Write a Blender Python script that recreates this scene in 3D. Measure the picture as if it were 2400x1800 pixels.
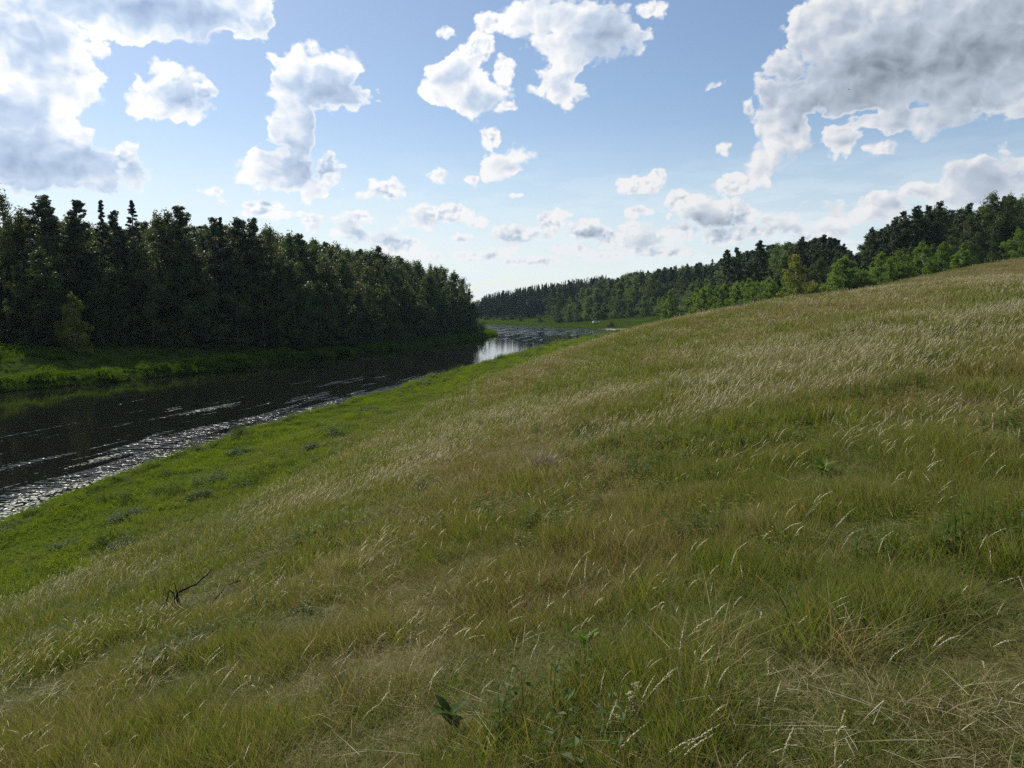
import bpy, math, random
import numpy as np

# ------------------------------------------------------------------ camera, exposure
scene = bpy.context.scene
for o in list(bpy.data.objects):
    bpy.data.objects.remove(o)
random.seed(7)
rng = np.random.default_rng(11)

EYE = 10.6                        # eye height above the river; the ground under the camera is at 9.0
PITCH = math.atan(178 / 1800)
cam_data = bpy.data.cameras.new('camera')
cam_data.lens = 27
cam_data.sensor_width = 36
cam_data.clip_start = 0.05
cam_data.clip_end = 6000
cam = bpy.data.objects.new('camera', cam_data)
scene.collection.objects.link(cam)
cam.location = (0, 0, EYE)
cam.rotation_euler = (math.pi / 2 - PITCH, 0, 0)
scene.camera = cam

scene.view_settings.view_transform = 'Standard'
scene.view_settings.look = 'None'
scene.view_settings.gamma = 1
scene.view_settings.exposure = 0.35
scene.view_settings.use_curve_mapping = False
scene.render.engine = 'CYCLES'
cy = scene.cycles
cy.max_bounces = 4
cy.diffuse_bounces = 2
cy.glossy_bounces = 2
cy.transmission_bounces = 4
cy.volume_bounces = 0
cy.use_denoising = False
cy.denoising_input_passes = "RGB_ALBEDO_NORMAL"
cy.denoising_prefilter = "FAST"
cy.sample_clamp_indirect = 4
cy.sample_clamp_direct = 3

# ------------------------------------------------------------------ sun and sky
SUN_AZ = math.radians(-41)        # left of the view axis, ahead of the camera
SUN_EL = math.radians(45)
SKY = 0.09
HAZE = 0.00005
sun_dir = (math.sin(SUN_AZ) * math.cos(SUN_EL), math.cos(SUN_AZ) * math.cos(SUN_EL), math.sin(SUN_EL))
sun_data = bpy.data.lights.new('sun', 'SUN')
sun_data.energy = 5.0
sun_data.angle = math.radians(0.53)
sun_data.color = (1.0, 0.94, 0.84)
sun = bpy.data.objects.new('sun', sun_data)
scene.collection.objects.link(sun)
sun.rotation_euler = (math.pi / 2 - SUN_EL, 0, math.pi - SUN_AZ)


def ray(px, py):
    """(sideways, up) per metre forward for a point of the 2400 x 1800 photograph"""
    r, w = (px - 1200) / 1800, (900 - py) / 1800
    f = math.cos(PITCH) + w * math.sin(PITCH)
    return r / f, (-math.sin(PITCH) + w * math.cos(PITCH)) / f


def azel(px, py):
    u, v = ray(px, py)
    return math.atan(u), math.atan2(v, math.hypot(1, u))


class Nodes:
    """small builder for node trees"""
    def __init__(self, tree):
        self.t = tree

    def new(self, kind, **kw):
        n = self.t.nodes.new(kind)
        for k, v in kw.items():
            setattr(n, k, v)
        return n

    def put(self, sock, val):
        if isinstance(val, bpy.types.NodeSocket):
            self.t.links.new(val, sock)
        elif val is not None:
            sock.default_value = val

    def math(self, op, a, b=None, c=None, clamp=False):
        n = self.new('ShaderNodeMath', operation=op, use_clamp=clamp)
        for i, v in enumerate((a, b, c)):
            self.put(n.inputs[i], v)
        return n.outputs[0]

    def vec(self, op, a, b=None, c=None, scale=None):
        n = self.new('ShaderNodeVectorMath', operation=op)
        for i, v in enumerate((a, b, c)):
            self.put(n.inputs[i], v)
        if scale is not None:
            self.put(n.inputs['Scale'], scale)
        return n.outputs['Value'] if op in ('LENGTH', 'DOT_PRODUCT', 'DISTANCE') else n.outputs['Vector']

    def remap(self, v, a, b, c=0.0, d=1.0, smooth=True):
        n = self.new('ShaderNodeMapRange', interpolation_type='SMOOTHSTEP' if smooth else 'LINEAR')
        for i, x in enumerate((v, a, b, c, d)):
            self.put(n.inputs[i], x)
        return n.outputs[0]

    def noise(self, vec, scale, detail=4, rough=0.5, distort=0.0, dims='3D', color=False):
        n = self.new('ShaderNodeTexNoise', noise_dimensions=dims)
        self.put(n.inputs['Vector'], vec)
        for k, v in (('Scale', scale), ('Detail', detail), ('Roughness', rough), ('Distortion', distort)):
            self.put(n.inputs[k], v)
        return n.outputs['Color' if color else 'Fac']

    def mix(self, fac, a, b, mode='MIX'):
        n = self.new('ShaderNodeMix', data_type='RGBA', blend_type=mode)
        self.put(n.inputs[0], fac)
        self.put(n.inputs[6], a if not isinstance(a, tuple) or len(a) == 4 else (*a, 1))
        self.put(n.inputs[7], b if not isinstance(b, tuple) or len(b) == 4 else (*b, 1))
        return n.outputs[2]

    def sep(self, v):
        n = self.new('ShaderNodeSeparateXYZ')
        self.put(n.inputs[0], v)
        return n.outputs

    def comb(self, x, y, z):
        n = self.new('ShaderNodeCombineXYZ')
        for i, v in enumerate((x, y, z)):
            self.put(n.inputs[i], v)
        return n.outputs[0]


world = bpy.data.worlds.new('World')
scene.world = world
world.use_nodes = True
world.node_tree.nodes.clear()
W = Nodes(world.node_tree)
sky_tex = W.new('ShaderNodeTexSky', sky_type='NISHITA')
sky_tex.sun_disc = False
sky_tex.sun_elevation = SUN_EL
sky_tex.sun_rotation = SUN_AZ
sky_tex.altitude = 150
sky_tex.air_density = 1.0
sky_tex.dust_density = 0.6
sky_tex.ozone_density = 1.5
direction = W.new('ShaderNodeTexCoord').outputs['Generated']
dx, dy, dz = W.sep(direction)
az = W.math('ARCTAN2', dx, dy)
el = W.math('ARCSINE', dz)
pos = W.comb(az, el, 0.0)

# each cumulus: centre and radii, given as they stand in the photograph, turned into azimuth and elevation
CLOUDS = [
    (330, 10, 330, 95), (540, -20, 130, 70), (60, 90, 200, 170), (110, 215, 120, 90), (60, 320, 180, 130),
    (120, 400, 210, 60), (325, 408, 62, 42), (300, 360, 30, 30),
    (390, 225, 110, 62), (385, 165, 45, 30), (480, 205, 35, 30),
    (760, 205, 128, 62), (700, 150, 60, 40), (810, 150, 60, 35), (700, 310, 62, 90), (685, 405, 112, 62), (600, 380, 45, 50), (770, 400, 30, 45),
    (1075, 190, 100, 70), (1110, 235, 70, 50), (1125, 110, 36, 45), (1050, 78, 22, 12), (1180, 170, 30, 40), (1190, 250, 28, 16), (1160, 50, 45, 30),
    (1330, 35, 170, 60), (1320, 100, 110, 60), (1310, 195, 72, 62), (1420, 70, 90, 95), (1530, 20, 40, 22),
    (1175, 385, 58, 40), (1150, 325, 28, 28), (1030, 412, 26, 18), (1108, 424, 22, 12), (905, 443, 46, 26), (1215, 457, 18, 8),
    (850, 455, 10, 8), (1500, 432, 62, 26), (1535, 412, 28, 18), (1495, 497, 38, 12),
    (2120, 60, 330, 130), (2060, 175, 270, 100), (2320, 150, 150, 125), (1880, 225, 115, 60), (1850, 140, 70, 80), (1830, 310, 90, 70),
    (1790, 390, 60, 55), (1960, 320, 60, 45), (2110, 282, 180, 34), (1720, 432, 48, 28), (2060, 345, 40, 18),
    (2320, 425, 175, 62), (2170, 452, 110, 48), (2060, 480, 90, 48), (1960, 515, 66, 36), (2400, 365, 60, 30),
    (1620, 490, 58, 42), (1680, 510, 70, 40), (1840, 520, 60, 38), (1745, 500, 40, 30), (1590, 470, 30, 30),
    (1375, 538, 50, 30), (1205, 550, 66, 22), (1290, 520, 34, 38), (1080, 560, 28, 14), (800, 530, 52, 40), (900, 545, 56, 32),
    (940, 580, 60, 26), (1500, 560, 70, 40), (1430, 560, 40, 26), (1675, 198, 20, 7), (1690, 345, 22, 20), (1755, 260, 14, 24),
    (1700, 555, 60, 22), (1780, 545, 46, 18), (1340, 585, 60, 16), (1130, 600, 70, 14), (1560, 590, 80, 16), (1250, 612, 90, 12), (985, 520, 70, 34), (1060, 500, 60, 22), (640, 500, 90, 14),
    (1010, 600, 50, 12), (1190, 585, 44, 14), (1420, 600, 60, 14), (1480, 530, 34, 18), (1330, 500, 26, 12), (1120, 520, 30, 14), (1590, 545, 50, 24), (840, 505, 40, 16), (730, 520, 30, 24), (1920, 560, 60, 20),
    (495, 452, 34, 14), (525, 468, 22, 12), (620, 478, 80, 12), (560, 85, 10, 8),
]
# shaded cores and bases
CORES = [
    (390, 25, 240, 45, .9), (70, 395, 230, 70, .9), (100, 150, 60, 40, .45), (30, 250, 90, 40, .5), (400, 50, 60, 30, .6),
    (430, 232, 60, 30, .8), (780, 218, 90, 34, 1.), (720, 375, 88, 62, .8), (730, 300, 40, 70, .5), (1120, 230, 60, 40, .3),
    (1430, 85, 90, 90, .75), (1330, 230, 50, 40, .2), (2090, 165, 250, 90, 1.1), (2310, 130, 170, 130, 1.05), (1920, 245, 90, 36, .8),
    (1860, 290, 40, 30, .5), (2050, 330, 190, 20, .5), (1850, 390, 40, 40, .5), (2320, 420, 170, 60, .4), (2130, 480, 150, 36, .35),
    (1690, 530, 90, 26, .8), (1640, 510, 40, 20, .5), (1380, 555, 40, 16, .8), (1210, 562, 56, 12, .8), (820, 550, 30, 30, .7), (910, 560, 50, 24, .6),
    (1850, 550, 60, 24, .4), (1510, 575, 60, 24, .4), (2010, 540, 120, 16, .35), (1195, 400, 40, 22, .3), (920, 455, 30, 12, .3),
]


def ellipse_field(items, p, k):
    acc = None
    for it in items:
        a, e = azel(it[0], it[1])
        a2, _ = azel(it[0] + 10, it[1])
        _, e2 = azel(it[0], it[1] - 10)
        ra, re = abs(a2 - a) / 10 * it[2], abs(e2 - e) / 10 * it[3]
        m = math.sqrt(ra * re)
        q = W.vec('MULTIPLY_ADD', p, (1 / ra, 1 / re, 0), (-a / ra, -e / re, 0))
        if len(it) > 4:                       # cores: the same soft falloff whatever their size
            m = 0.03
            q = W.vec('SCALE', q, scale=0.74)
            s = W.math('MULTIPLY_ADD', W.vec('LENGTH', q), m, (1 - it[4]) * m * 0.9 - m)
        else:
            s = W.math('MULTIPLY_ADD', W.vec('LENGTH', q), m, -m)
        acc = s if acc is None else W.math('SMOOTH_MIN', acc, s, k)
    return acc


n3 = W.vec('MULTIPLY', direction, (1, 1, 1.35))


def cells(p, scale):
    n = W.new('ShaderNodeTexVoronoi', voronoi_dimensions='2D', feature='SMOOTH_F1')
    W.put(n.inputs['Vector'], p)
    n.inputs['Scale'].default_value = scale
    n.inputs['Smoothness'].default_value = 0.25
    return n.outputs['Distance']


def puffs(p, fine, k=1.0):
    """rounded cauliflower relief of a cumulus, larger where it bulges towards us"""
    a_ = W.math('MULTIPLY_ADD', cells(p, 17 * k), -0.95, 0.42)
    b_ = W.math('MULTIPLY_ADD', cells(p, 43 * k), -0.55, 0.22)
    r_ = W.math('ADD', a_, b_)
    if k == 1.0:
        r_ = W.math('ADD', r_, W.math('MULTIPLY_ADD', cells(p, 105), -0.24, 0.10))
    return W.math('MULTIPLY_ADD', W.math('SUBTRACT', fine, 0.5), 0.75, r_)


warp = W.noise(n3, 21, 4, 0.5, color=True)
warped = W.vec('MULTIPLY_ADD', W.vec('SUBTRACT', warp, (.5, .5, .5)), (0.040, 0.034, 0), pos)
cell_pos = W.vec('MULTIPLY_ADD', W.vec('SUBTRACT', warp, (.5, .5, .5)), (0.035, 0.035, 0), W.vec('MULTIPLY', pos, (1, 1.15, 0)))
fine = W.noise(n3, 60, 6, 0.55)
coarse = W.noise(n3, 9, 3, 0.5)
relief_at = puffs(cell_pos, fine)
relief_sun = puffs(W.vec('ADD', cell_pos, (-0.007, 0.010, 0)), fine)
big = [c_ for c_ in CLOUDS if c_[2] * c_[3] > 1700]
small = [c_ for c_ in CLOUDS if c_[2] * c_[3] <= 1700]
field = W.math('ADD', ellipse_field(big, warped, 0.009), 0.0025)
small_warp = W.noise(n3, 55, 3, 0.5, color=True)
small_pos = W.vec('MULTIPLY_ADD', W.vec('SUBTRACT', small_warp, (.5, .5, .5)), (0.016, 0.014, 0), pos)
small_relief = puffs(small_pos, fine, 2.8)
small_field = W.math('MULTIPLY_ADD', small_relief, -0.0095, ellipse_field(small, small_pos, 0.004))
small_relief_sun = puffs(W.vec('ADD', small_pos, (-0.003, 0.0045, 0)), fine, 2.8)
core = ellipse_field(CORES, warped, 0.014)
edge = W.math('MULTIPLY_ADD', relief_at, -0.030, field)
edge = W.math('MULTIPLY_ADD', W.math('SUBTRACT', coarse, 0.5), -0.020, edge)
# the same kind of clouds goes on beyond the picture
over = W.noise(n3, 3.2, 8, 0.6)
over_a = W.remap(over, 0.47, 0.54)
out_side = W.remap(W.math('ABSOLUTE', az), 0.66, 0.80)
out_top = W.remap(el, 0.43, 0.55)
outside = W.math('MULTIPLY', W.math('MAXIMUM', out_side, out_top), W.remap(el, 0.0, 0.12))
soft = W.remap(coarse, 0.40, 0.64, -0.0035, -0.013)        # some rims crisp, some wispy
a_in = W.math('MAXIMUM', W.remap(edge, 0.002, soft), W.remap(small_field, 0.001, -0.0045))
alpha = W.math('MAXIMUM', a_in, W.math('MULTIPLY', outside, over_a), clamp=True)
relief = W.math('MULTIPLY', W.math('SUBTRACT', relief_sun, relief_at), W.remap(edge, 0.0, -0.035, 0.68, 0.58))
relief = W.math('ADD', relief, W.math('MULTIPLY', W.math('SUBTRACT', small_relief_sun, small_relief), W.remap(small_field, 0.002, -0.006, 0.0, 0.8)))
edge = W.math('MINIMUM', edge, small_field)
inner = W.math('MULTIPLY', W.remap(edge, -0.004, -0.045), 0.42)
dark = W.remap(W.math('MULTIPLY_ADD', relief_at, -0.010, core), 0.022, -0.036, 0.0, 0.88)
dark = W.math('MAXIMUM', dark, W.math('MULTIPLY', outside, W.remap(over, 0.50, 0.72)))
dark = W.math('ADD', W.math('MAXIMUM', dark, inner), relief)
dark = W.math('MULTIPLY', W.math('MAXIMUM', dark, 0.0), W.remap(edge, 0.0, -0.012, 0.30, 1.0))
toward_sun = W.vec('DOT_PRODUCT', direction, sun_dir)
glow = W.remap(toward_sun, 0.45, 0.97)
lit = W.mix(glow, (7.5, 7.5, 7.6), (9.6, 9.6, 9.6))
shade = W.mix(glow, (1.55, 1.85, 2.35), (2.5, 3.6, 5.8))
middle = W.mix(glow, (4.4, 5.0, 5.9), (5.4, 6.6, 8.3))
cloud_col = W.mix(W.remap(dark, 0.0, 0.45, smooth=False), lit, W.mix(W.remap(dark, 0.45, 1.2, smooth=False), middle, shade))
# pale veil of far cloud above the horizon
veil_n = W.noise(W.vec('MULTIPLY', direction, (1, 1, 4)), 11, 7, 0.6)
veil = W.math('MULTIPLY', W.remap(el, 0.24, 0.03), W.math('MULTIPLY_ADD', W.remap(veil_n, 0.44, 0.60), 0.34, 0.62))
base = W.mix(veil, sky_tex.outputs[0], (7.2, 7.9, 8.2))
far_fade = W.remap(el, 0.01, 0.16, 0.75, 1.0)
col = W.mix(W.math('MULTIPLY', alpha, far_fade), base, cloud_col)
bg = W.new('ShaderNodeBackground')
W.put(bg.inputs[0], W.mix(W.remap(el, 0.0, -0.06), col, (2.2, 2.3, 2.1)))
bg.inputs[1].default_value = SKY
W.put(W.new('ShaderNodeOutputWorld').inputs[0], bg.outputs[0])
world.cycles.sampling_method = 'MANUAL'
world.cycles.sample_map_resolution = 512

# ------------------------------------------------------------------ noise, land form
def hash2(ix, iy, seed):
    h = (ix.astype(np.int64) * 374761393 + iy.astype(np.int64) * 668265263 + seed * 982451653) & 0x7fffffff
    h = ((h ^ (h >> 13)) * 1274126177) & 0x7fffffff
    return ((h ^ (h >> 16)) & 0xffff) / 65535.0


def vnoise(x, y, seed=0):
    x, y = np.asarray(x, float), np.asarray(y, float)
    ix, iy = np.floor(x), np.floor(y)
    fx, fy = x - ix, y - iy
    fx, fy = fx * fx * (3 - 2 * fx), fy * fy * (3 - 2 * fy)
    a, b = hash2(ix, iy, seed), hash2(ix + 1, iy, seed)
    c, d = hash2(ix, iy + 1, seed), hash2(ix + 1, iy + 1, seed)
    return (a * (1 - fx) + b * fx) * (1 - fy) + (c * (1 - fx) + d * fx) * fy


def fbm(x, y, seed=0, octaves=4):
    s, amp, tot = 0.0, 1.0, 0.0
    for i in range(octaves):
        s = s + amp * vnoise(np.asarray(x) * 2 ** i + 17.3 * i, np.asarray(y) * 2 ** i - 9.1 * i, seed + i)
        tot += amp
        amp *= 0.5
    return s / tot


def sstep(a, b, x):
    t = np.clip((x - a) / (b - a), 0, 1)
    return t * t * (3 - 2 * t)


# water's edge on the near (right) bank and on the far (left) bank, walking away from the camera
RIGHT_EDGE = [(-75, -200), (-42, -60), (-33, -15), (-28.5, 15), (-24.2, 38.2), (-24.5, 52), (-20.5, 76), (-12.6, 113),
              (-7.6, 138), (5.4, 195), (30, 285), (49, 352), (50, 372), (27, 424), (15, 477), (-12, 506), (-80, 528), (-260, 545)]
LEFT_EDGE = [(-170, -200), (-125, -60), (-98, 20), (-84, 62), (-64.5, 96), (-52, 122), (-42, 162), (-28, 203), (-14, 248),
             (-6.5, 284), (-6.5, 315), (-14, 352), (-40, 405), (-100, 455), (-260, 480)]


def smooth_line(pts, n=4):
    p = np.array(pts, float)
    for _ in range(2):
        q = [p[0]]
        for a, b in zip(p[:-1], p[1:]):
            q += [a * .75 + b * .25, a * .25 + b * .75]
        q.append(p[-1])
        p = np.array(q)
    return p


RE, LE = smooth_line(RIGHT_EDGE), smooth_line(LEFT_EDGE)


def line_dist(x, y, line):
    """distance to a polyline, signed: positive on its right-hand side"""
    x, y = np.asarray(x, float), np.asarray(y, float)
    best = np.full(x.shape, 1e9)
    sign = np.ones(x.shape)
    for (ax, ay), (bx, by) in zip(line[:-1], line[1:]):
        ex, ey = bx - ax, by - ay
        L2 = ex * ex + ey * ey + 1e-12
        t = np.clip(((x - ax) * ex + (y - ay) * ey) / L2, 0, 1)
        qx, qy = x - ax - t * ex, y - ay - t * ey
        d = np.hypot(qx, qy)
        m = d < best
        best = np.where(m, d, best)
        sign = np.where(m, np.sign(ex * (-qy) + ey * qx) , sign)
    return best * np.where(sign == 0, 1, sign)


# heights known on the right-hand side of the river (x, y, z)
KNOWN = [
    (-34, -15, 0.3), (-22, -15, 2.4), (-10, -15, 6.4), (0, -15, 9.6), (12, -15, 12.2), (30, -15, 14.4), (60, -15, 16.5),
    (-20, 10, 1.3), (-10, 10, 5.2), (0, 0, 9.0), (5, 0, 10.2), (10, 5, 11.1), (20, 5, 12.4), (40, 5, 13.7), (80, 5, 18.5), (140, 0, 24),
    (-19, 42, 0.95), (-15, 42, 1.4), (-8, 42, 3.9), (0, 42, 6.8), (10, 42, 9.95), (16, 38, 11.0), (20, 42, 11.55), (26, 40, 12.0), (40, 45, 12.6), (60, 50, 14.4), (90, 60, 18.5),
    (19, 50, 11.1), (19.4, 65, 10.5), (30, 66, 11.3), (30, 90, 10.6),
    (-14, 76, 0.9), (-9, 76, 1.4), (0, 76, 4.4), (10, 76, 7.6), (19, 80, 9.8),
    (-5, 112, 0.95), (0, 112, 1.5), (10, 112, 4.9), (21.5, 112, 8.5), (30, 115, 9.4), (45, 110, 11.4), (58, 110, 14.3), (70, 112, 17.0), (90, 120, 19.6), (140, 120, 25),
    (14, 195, 0.95), (20, 197, 1.8), (28, 200, 4.45), (36, 195, 6.0), (50, 180, 8.4), (70, 180, 10.6), (95, 180, 14.3), (112, 178, 18.2), (135, 190, 22.5), (190, 190, 29),
    (76, 130, 17.0), (80, 140, 16.6), (100, 150, 20.2), (118, 170, 20.4),
    (100, 220, 15), (75, 225, 10), (140, 230, 20), (200, 260, 30),
    (40, 285, 1.2), (48, 285, 2.6), (60, 280, 5.0), (80, 280, 9.0), (110, 290, 14), (170, 300, 24),
    (62, 350, 2.2), (72, 350, 5.5), (90, 350, 9.5), (130, 360, 16), (200, 380, 26),
    (60, 400, 2.0), (75, 410, 6), (110, 420, 13), (40, 440, 1.8), (50, 460, 3.5), (70, 480, 8), (110, 500, 15), (220, 500, 28),
    (25, 500, 1.8), (0, 530, 1.8), (20, 560, 3), (60, 570, 10), (-60, 560, 1.8), (-40, 620, 3), (0, 650, 5), (60, 680, 16), (150, 680, 28), (260, 700, 36),
    (-100, 620, 2), (-160, 800, 4), (-60, 800, 7), (0, 820, 11), (80, 850, 20), (200, 900, 34), (-200, 1000, 5), (-60, 1000, 9), (100, 1100, 24), (300, 1100, 40),
    (-300, 600, 3), (-350, 900, 6), (-350, 1300, 8), (0, 1350, 18), (350, 1350, 40), (420, 800, 46), (380, 500, 42), (360, 250, 42), (330, 60, 38), (240, 0, 30), (260, -120, 30), (120, -120, 21), (40, -120, 14.5), (-10, -100, 7.5), (-30, -100, 2), (100, -50, 19),
]
K = np.array(KNOWN, float)


def tps(r2):
    return np.where(r2 > 1e-9, 0.5 * r2 * np.log(np.maximum(r2, 1e-9)), 0)


_s = 100.0
_kx, _ky = K[:, 0] / _s, K[:, 1] / _s
_A = tps((_kx[:, None] - _kx) ** 2 + (_ky[:, None] - _ky) ** 2) + np.eye(len(K)) * 2e-4
_P = np.column_stack([np.ones(len(K)), _kx, _ky])
_M = np.block([[_A, _P], [_P.T, np.zeros((3, 3))]])
_w = np.linalg.solve(_M, np.concatenate([K[:, 2], np.zeros(3)]))


def hill(x, y):
    x, y = np.clip(np.asarray(x, float), -380, 420) / _s, np.clip(np.asarray(y, float), -140, 1350) / _s
    z = _w[-3] + _w[-2] * x + _w[-1] * y
    for i in range(len(K)):
        z = z + _w[i] * tps((x - _kx[i]) ** 2 + (y - _ky[i]) ** 2)
    return z


def edge_wobble(x, y):
    return (fbm(np.asarray(x) * .16, np.asarray(y) * .16, 5, 3) - .5) * 2.6


def shore(x, y):
    """signed distances from the two banks' water lines (positive on land)"""
    w = edge_wobble(x, y)
    return line_dist(x, y, RE) + w, -line_dist(x, y, LE) + w


def height(x, y, rough=True):
    x, y = np.asarray(x, float), np.asarray(y, float)
    sr, sl = shore(x, y)
    h = np.maximum(hill(x, y), 0.55)
    lip = np.where(sr < 1.2, 0.42 * sr, 0.5 + 0.10 * (sr - 1.2))
    k = 0.5
    zr = -np.log(np.exp(-h / k) + np.exp(-np.maximum(lip, -3) / k)) * k
    zr = np.where(sr < 0, 0.35 * sr, np.where(sr < 1.2, np.minimum(lip, zr + .4), zr))
    zr = np.where((sr > 14), np.maximum(zr, h * sstep(14, 22, sr) + zr * (1 - sstep(14, 22, sr))), zr)
    bumps = fbm(x * .22, y * .22, 40, 3) - .5
    zl = np.where(sl < 1.4, 0.85 * sl, 1.2 + 3.4 * sstep(0.5, 21, sl) * 1.0) + 1.2 * bumps * sstep(1, 5, sl) * sstep(30, 14, sl)
    zl = zl + np.clip(sl - 20, 0, 400) * 0.03
    zl = np.where(sl < 0, 0.4 * sl, zl)
    z = np.where(sl > 0, zl, np.where(sr > 0, zr, np.maximum(np.maximum(0.35 * sr, 0.4 * sl), -2.2)))
    z = np.maximum(z, -2.2)
    if rough:
        land = sstep(0.5, 3, np.maximum(sr, sl))
        z = z + land * ((fbm(x * .45, y * .45, 3, 3) - .5) * 0.30 + (fbm(x * 2.3, y * 2.3, 8, 2) - .5) * 0.10 * sstep(60, 20, np.hypot(x, y)))
    return z


def ground(x, y):
    return float(height(np.array([x]), np.array([y]))[0])


_off = 9.0 - ground(0.0, 0.0)


def dryness(x, y):
    """0 lush and green, 1 dry and tan; how the meadow is patched"""
    x, y = np.asarray(x, float), np.asarray(y, float)
    sr, sl = shore(x, y)
    d = np.hypot(x, y)
    n = fbm(x * .38 + 3, y * .16, 21, 4) - .5
    n2 = fbm(x * 1.1, y * .8, 33, 3) - .5
    base = sstep(11, 26, sr) * 0.36
    base = base + 0.30 * sstep(14, 60, d) * sstep(14, 26, sr) + .10 * sstep(14, 6, d)
    v = base + n * 2.1 + n2 * 0.9
    v = v - .60 * sstep(0.5, -4, x) * sstep(19, 10, d)
    v = np.where(sl > -30, 0.0, v)
    v = np.where(sr < 9, -0.2, v)
    v = np.where(y > 270, 0.15 + n * .6, v)
    return np.clip(v, 0, 1)


# ------------------------------------------------------------------ mesh helpers
def link(o, parent=None):
    scene.collection.objects.link(o)
    if parent is not None:
        o.parent = parent
    return o


def mesh_tris(name, verts, tris, mat=None, attrs=None, smooth=False):
    me = bpy.data.meshes.new(name)
    verts = np.asarray(verts, np.float32)
    tris = np.asarray(tris, np.int32)
    me.vertices.add(len(verts))
    me.vertices.foreach_set('co', verts.ravel())
    me.loops.add(tris.size)
    me.loops.foreach_set('vertex_index', tris.ravel())
    me.polygons.add(len(tris))
    me.polygons.foreach_set('loop_start', np.arange(0, tris.size, 3, dtype=np.int32))
    me.polygons.foreach_set('use_smooth', np.full(len(tris), smooth))
    for k, v in (attrs or {}).items():
        a = me.attributes.new(k, 'FLOAT', 'POINT')
        a.data.foreach_set('value', np.asarray(v, np.float32))
    me.update()
    me.validate()
    if mat:
        for m in (mat if isinstance(mat, list) else [mat]):
            me.materials.append(m)
    return me


def tag(o, label=None, cat=None, group=None, kind=None):
    for k, v in (('label', label), ('category', cat), ('group', group), ('kind', kind)):
        if v:
            o[k] = v
    return o


def material(name):
    m = bpy.data.materials.new(name)
    m.use_nodes = True
    m.node_tree.nodes.clear()
    n = Nodes(m.node_tree)
    out = n.new('ShaderNodeOutputMaterial')
    return m, n, out


def principled(n, **kw):
    b = n.new('ShaderNodeBsdfPrincipled')
    for k, v in kw.items():
        n.put(b.inputs[k.replace('_', ' ')], v if not isinstance(v, tuple) or len(v) != 3 or k in ('Normal',) else (*v, 1))
    return b


def leaf_material(name, col_a, col_b, translucency=0.4, tip=None, rough=0.5, spec=0.25, trans_tint=(1.25, 1.15, .5), stray=None):
    """thin foliage: colour varies from blade to blade and from plant to plant; light passes through"""
    m, n, out = material(name)
    rnd = n.new('ShaderNodeAttribute', attribute_name='rnd').outputs['Fac']
    inst = n.new('ShaderNodeObjectInfo').outputs['Random']
    f = n.math('MULTIPLY_ADD', inst, 0.5, n.math('MULTIPLY', rnd, 0.5))
    c = n.mix(f, col_a, col_b)
    if tip:
        t = n.new('ShaderNodeAttribute', attribute_name='tip').outputs['Fac']
        c = n.mix(n.remap(t, 0.35, 1.0), c, tip)
    if stray:
        c = n.mix(n.math('GREATER_THAN', rnd, 0.80), c, stray)
        c = n.mix(n.math('LESS_THAN', rnd, 0.07), c, n.mix(1.0, c, (.35, .33, .30), 'MULTIPLY'))
    b = principled(n, Base_Color=c, Roughness=rough, Specular_IOR_Level=spec)
    tr = n.new('ShaderNodeBsdfTranslucent')
    n.put(tr.inputs[0], n.mix(1.0, c, trans_tint, 'MULTIPLY'))
    mx = n.new('ShaderNodeMixShader')
    mx.inputs[0].default_value = translucency
    n.t.links.new(b.outputs[0], mx.inputs[1])
    n.t.links.new(tr.outputs[0], mx.inputs[2])
    n.t.links.new(mx.outputs[0], out.inputs[0])
    return m


# ------------------------------------------------------------------ the ground
def grid_axis(lo, hi, a, n, mid=0.0):
    k0, k1 = math.asinh((lo - mid) / a), math.asinh((hi - mid) / a)
    return mid + a * np.sinh(np.linspace(k0, k1, n))


gx = grid_axis(-620, 640, 26, 430, -4)
gy = grid_axis(-70, 1300, 42, 470, 6)
GX, GY = np.meshgrid(gx, gy)
gz = height(GX.ravel(), GY.ravel())
sr_g, sl_g = shore(GX.ravel(), GY.ravel())
nx, ny = len(gx), len(gy)
ii = (np.arange(ny - 1)[:, None] * nx + np.arange(nx - 1)).ravel()
tri = np.concatenate([np.column_stack([ii, ii + 1, ii + nx + 1]), np.column_stack([ii, ii + nx + 1, ii + nx])])
lush = np.where(sl_g > 0, 1.0, sstep(24, 8, sr_g))
lush = np.where(GY.ravel() > 270, np.maximum(lush, .8), lush)
gravel = sstep(9, 2, np.hypot((GX.ravel() - 47) / 1.6, (GY.ravel() - 372) / 2.2)) * (sr_g > -2)
ground_mat, n, out = material('meadow_soil')
lu = n.new('ShaderNodeAttribute', attribute_name='lush').outputs['Fac']
dr = n.new('ShaderNodeAttribute', attribute_name='dry').outputs['Fac']
gv = n.new('ShaderNodeAttribute', attribute_name='gravel').outputs['Fac']
geo_pos = n.new('ShaderNodeNewGeometry').outputs['Position']
fine = n.noise(geo_pos, 9, 6, 0.7)
mid_n = n.noise(geo_pos, 0.7, 5, 0.6)
c = n.mix(n.remap(fine, .3, .7), (.026, .032, .010), (.058, .058, .024))
c = n.mix(n.math('MULTIPLY', dr, 0.8), c, n.mix(n.remap(fine, .3, .7), (.055, .046, .020), (.125, .105, .055)))
c = n.mix(lu, c, n.mix(n.remap(mid_n, .3, .7), (.018, .030, .008), (.038, .056, .012)))
c = n.mix(gv, c, n.mix(n.remap(fine, .3, .7), (.16, .15, .13), (.34, .32, .28)))
wet = n.remap(n.sep(geo_pos)[2], 0.25, -0.05)
c = n.mix(wet, c, (.018, .016, .011))
bump = n.new('ShaderNodeBump')
bump.inputs['Strength'].default_value = 0.6
bump.inputs['Distance'].default_value = 0.05
n.put(bump.inputs['Height'], fine)
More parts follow.
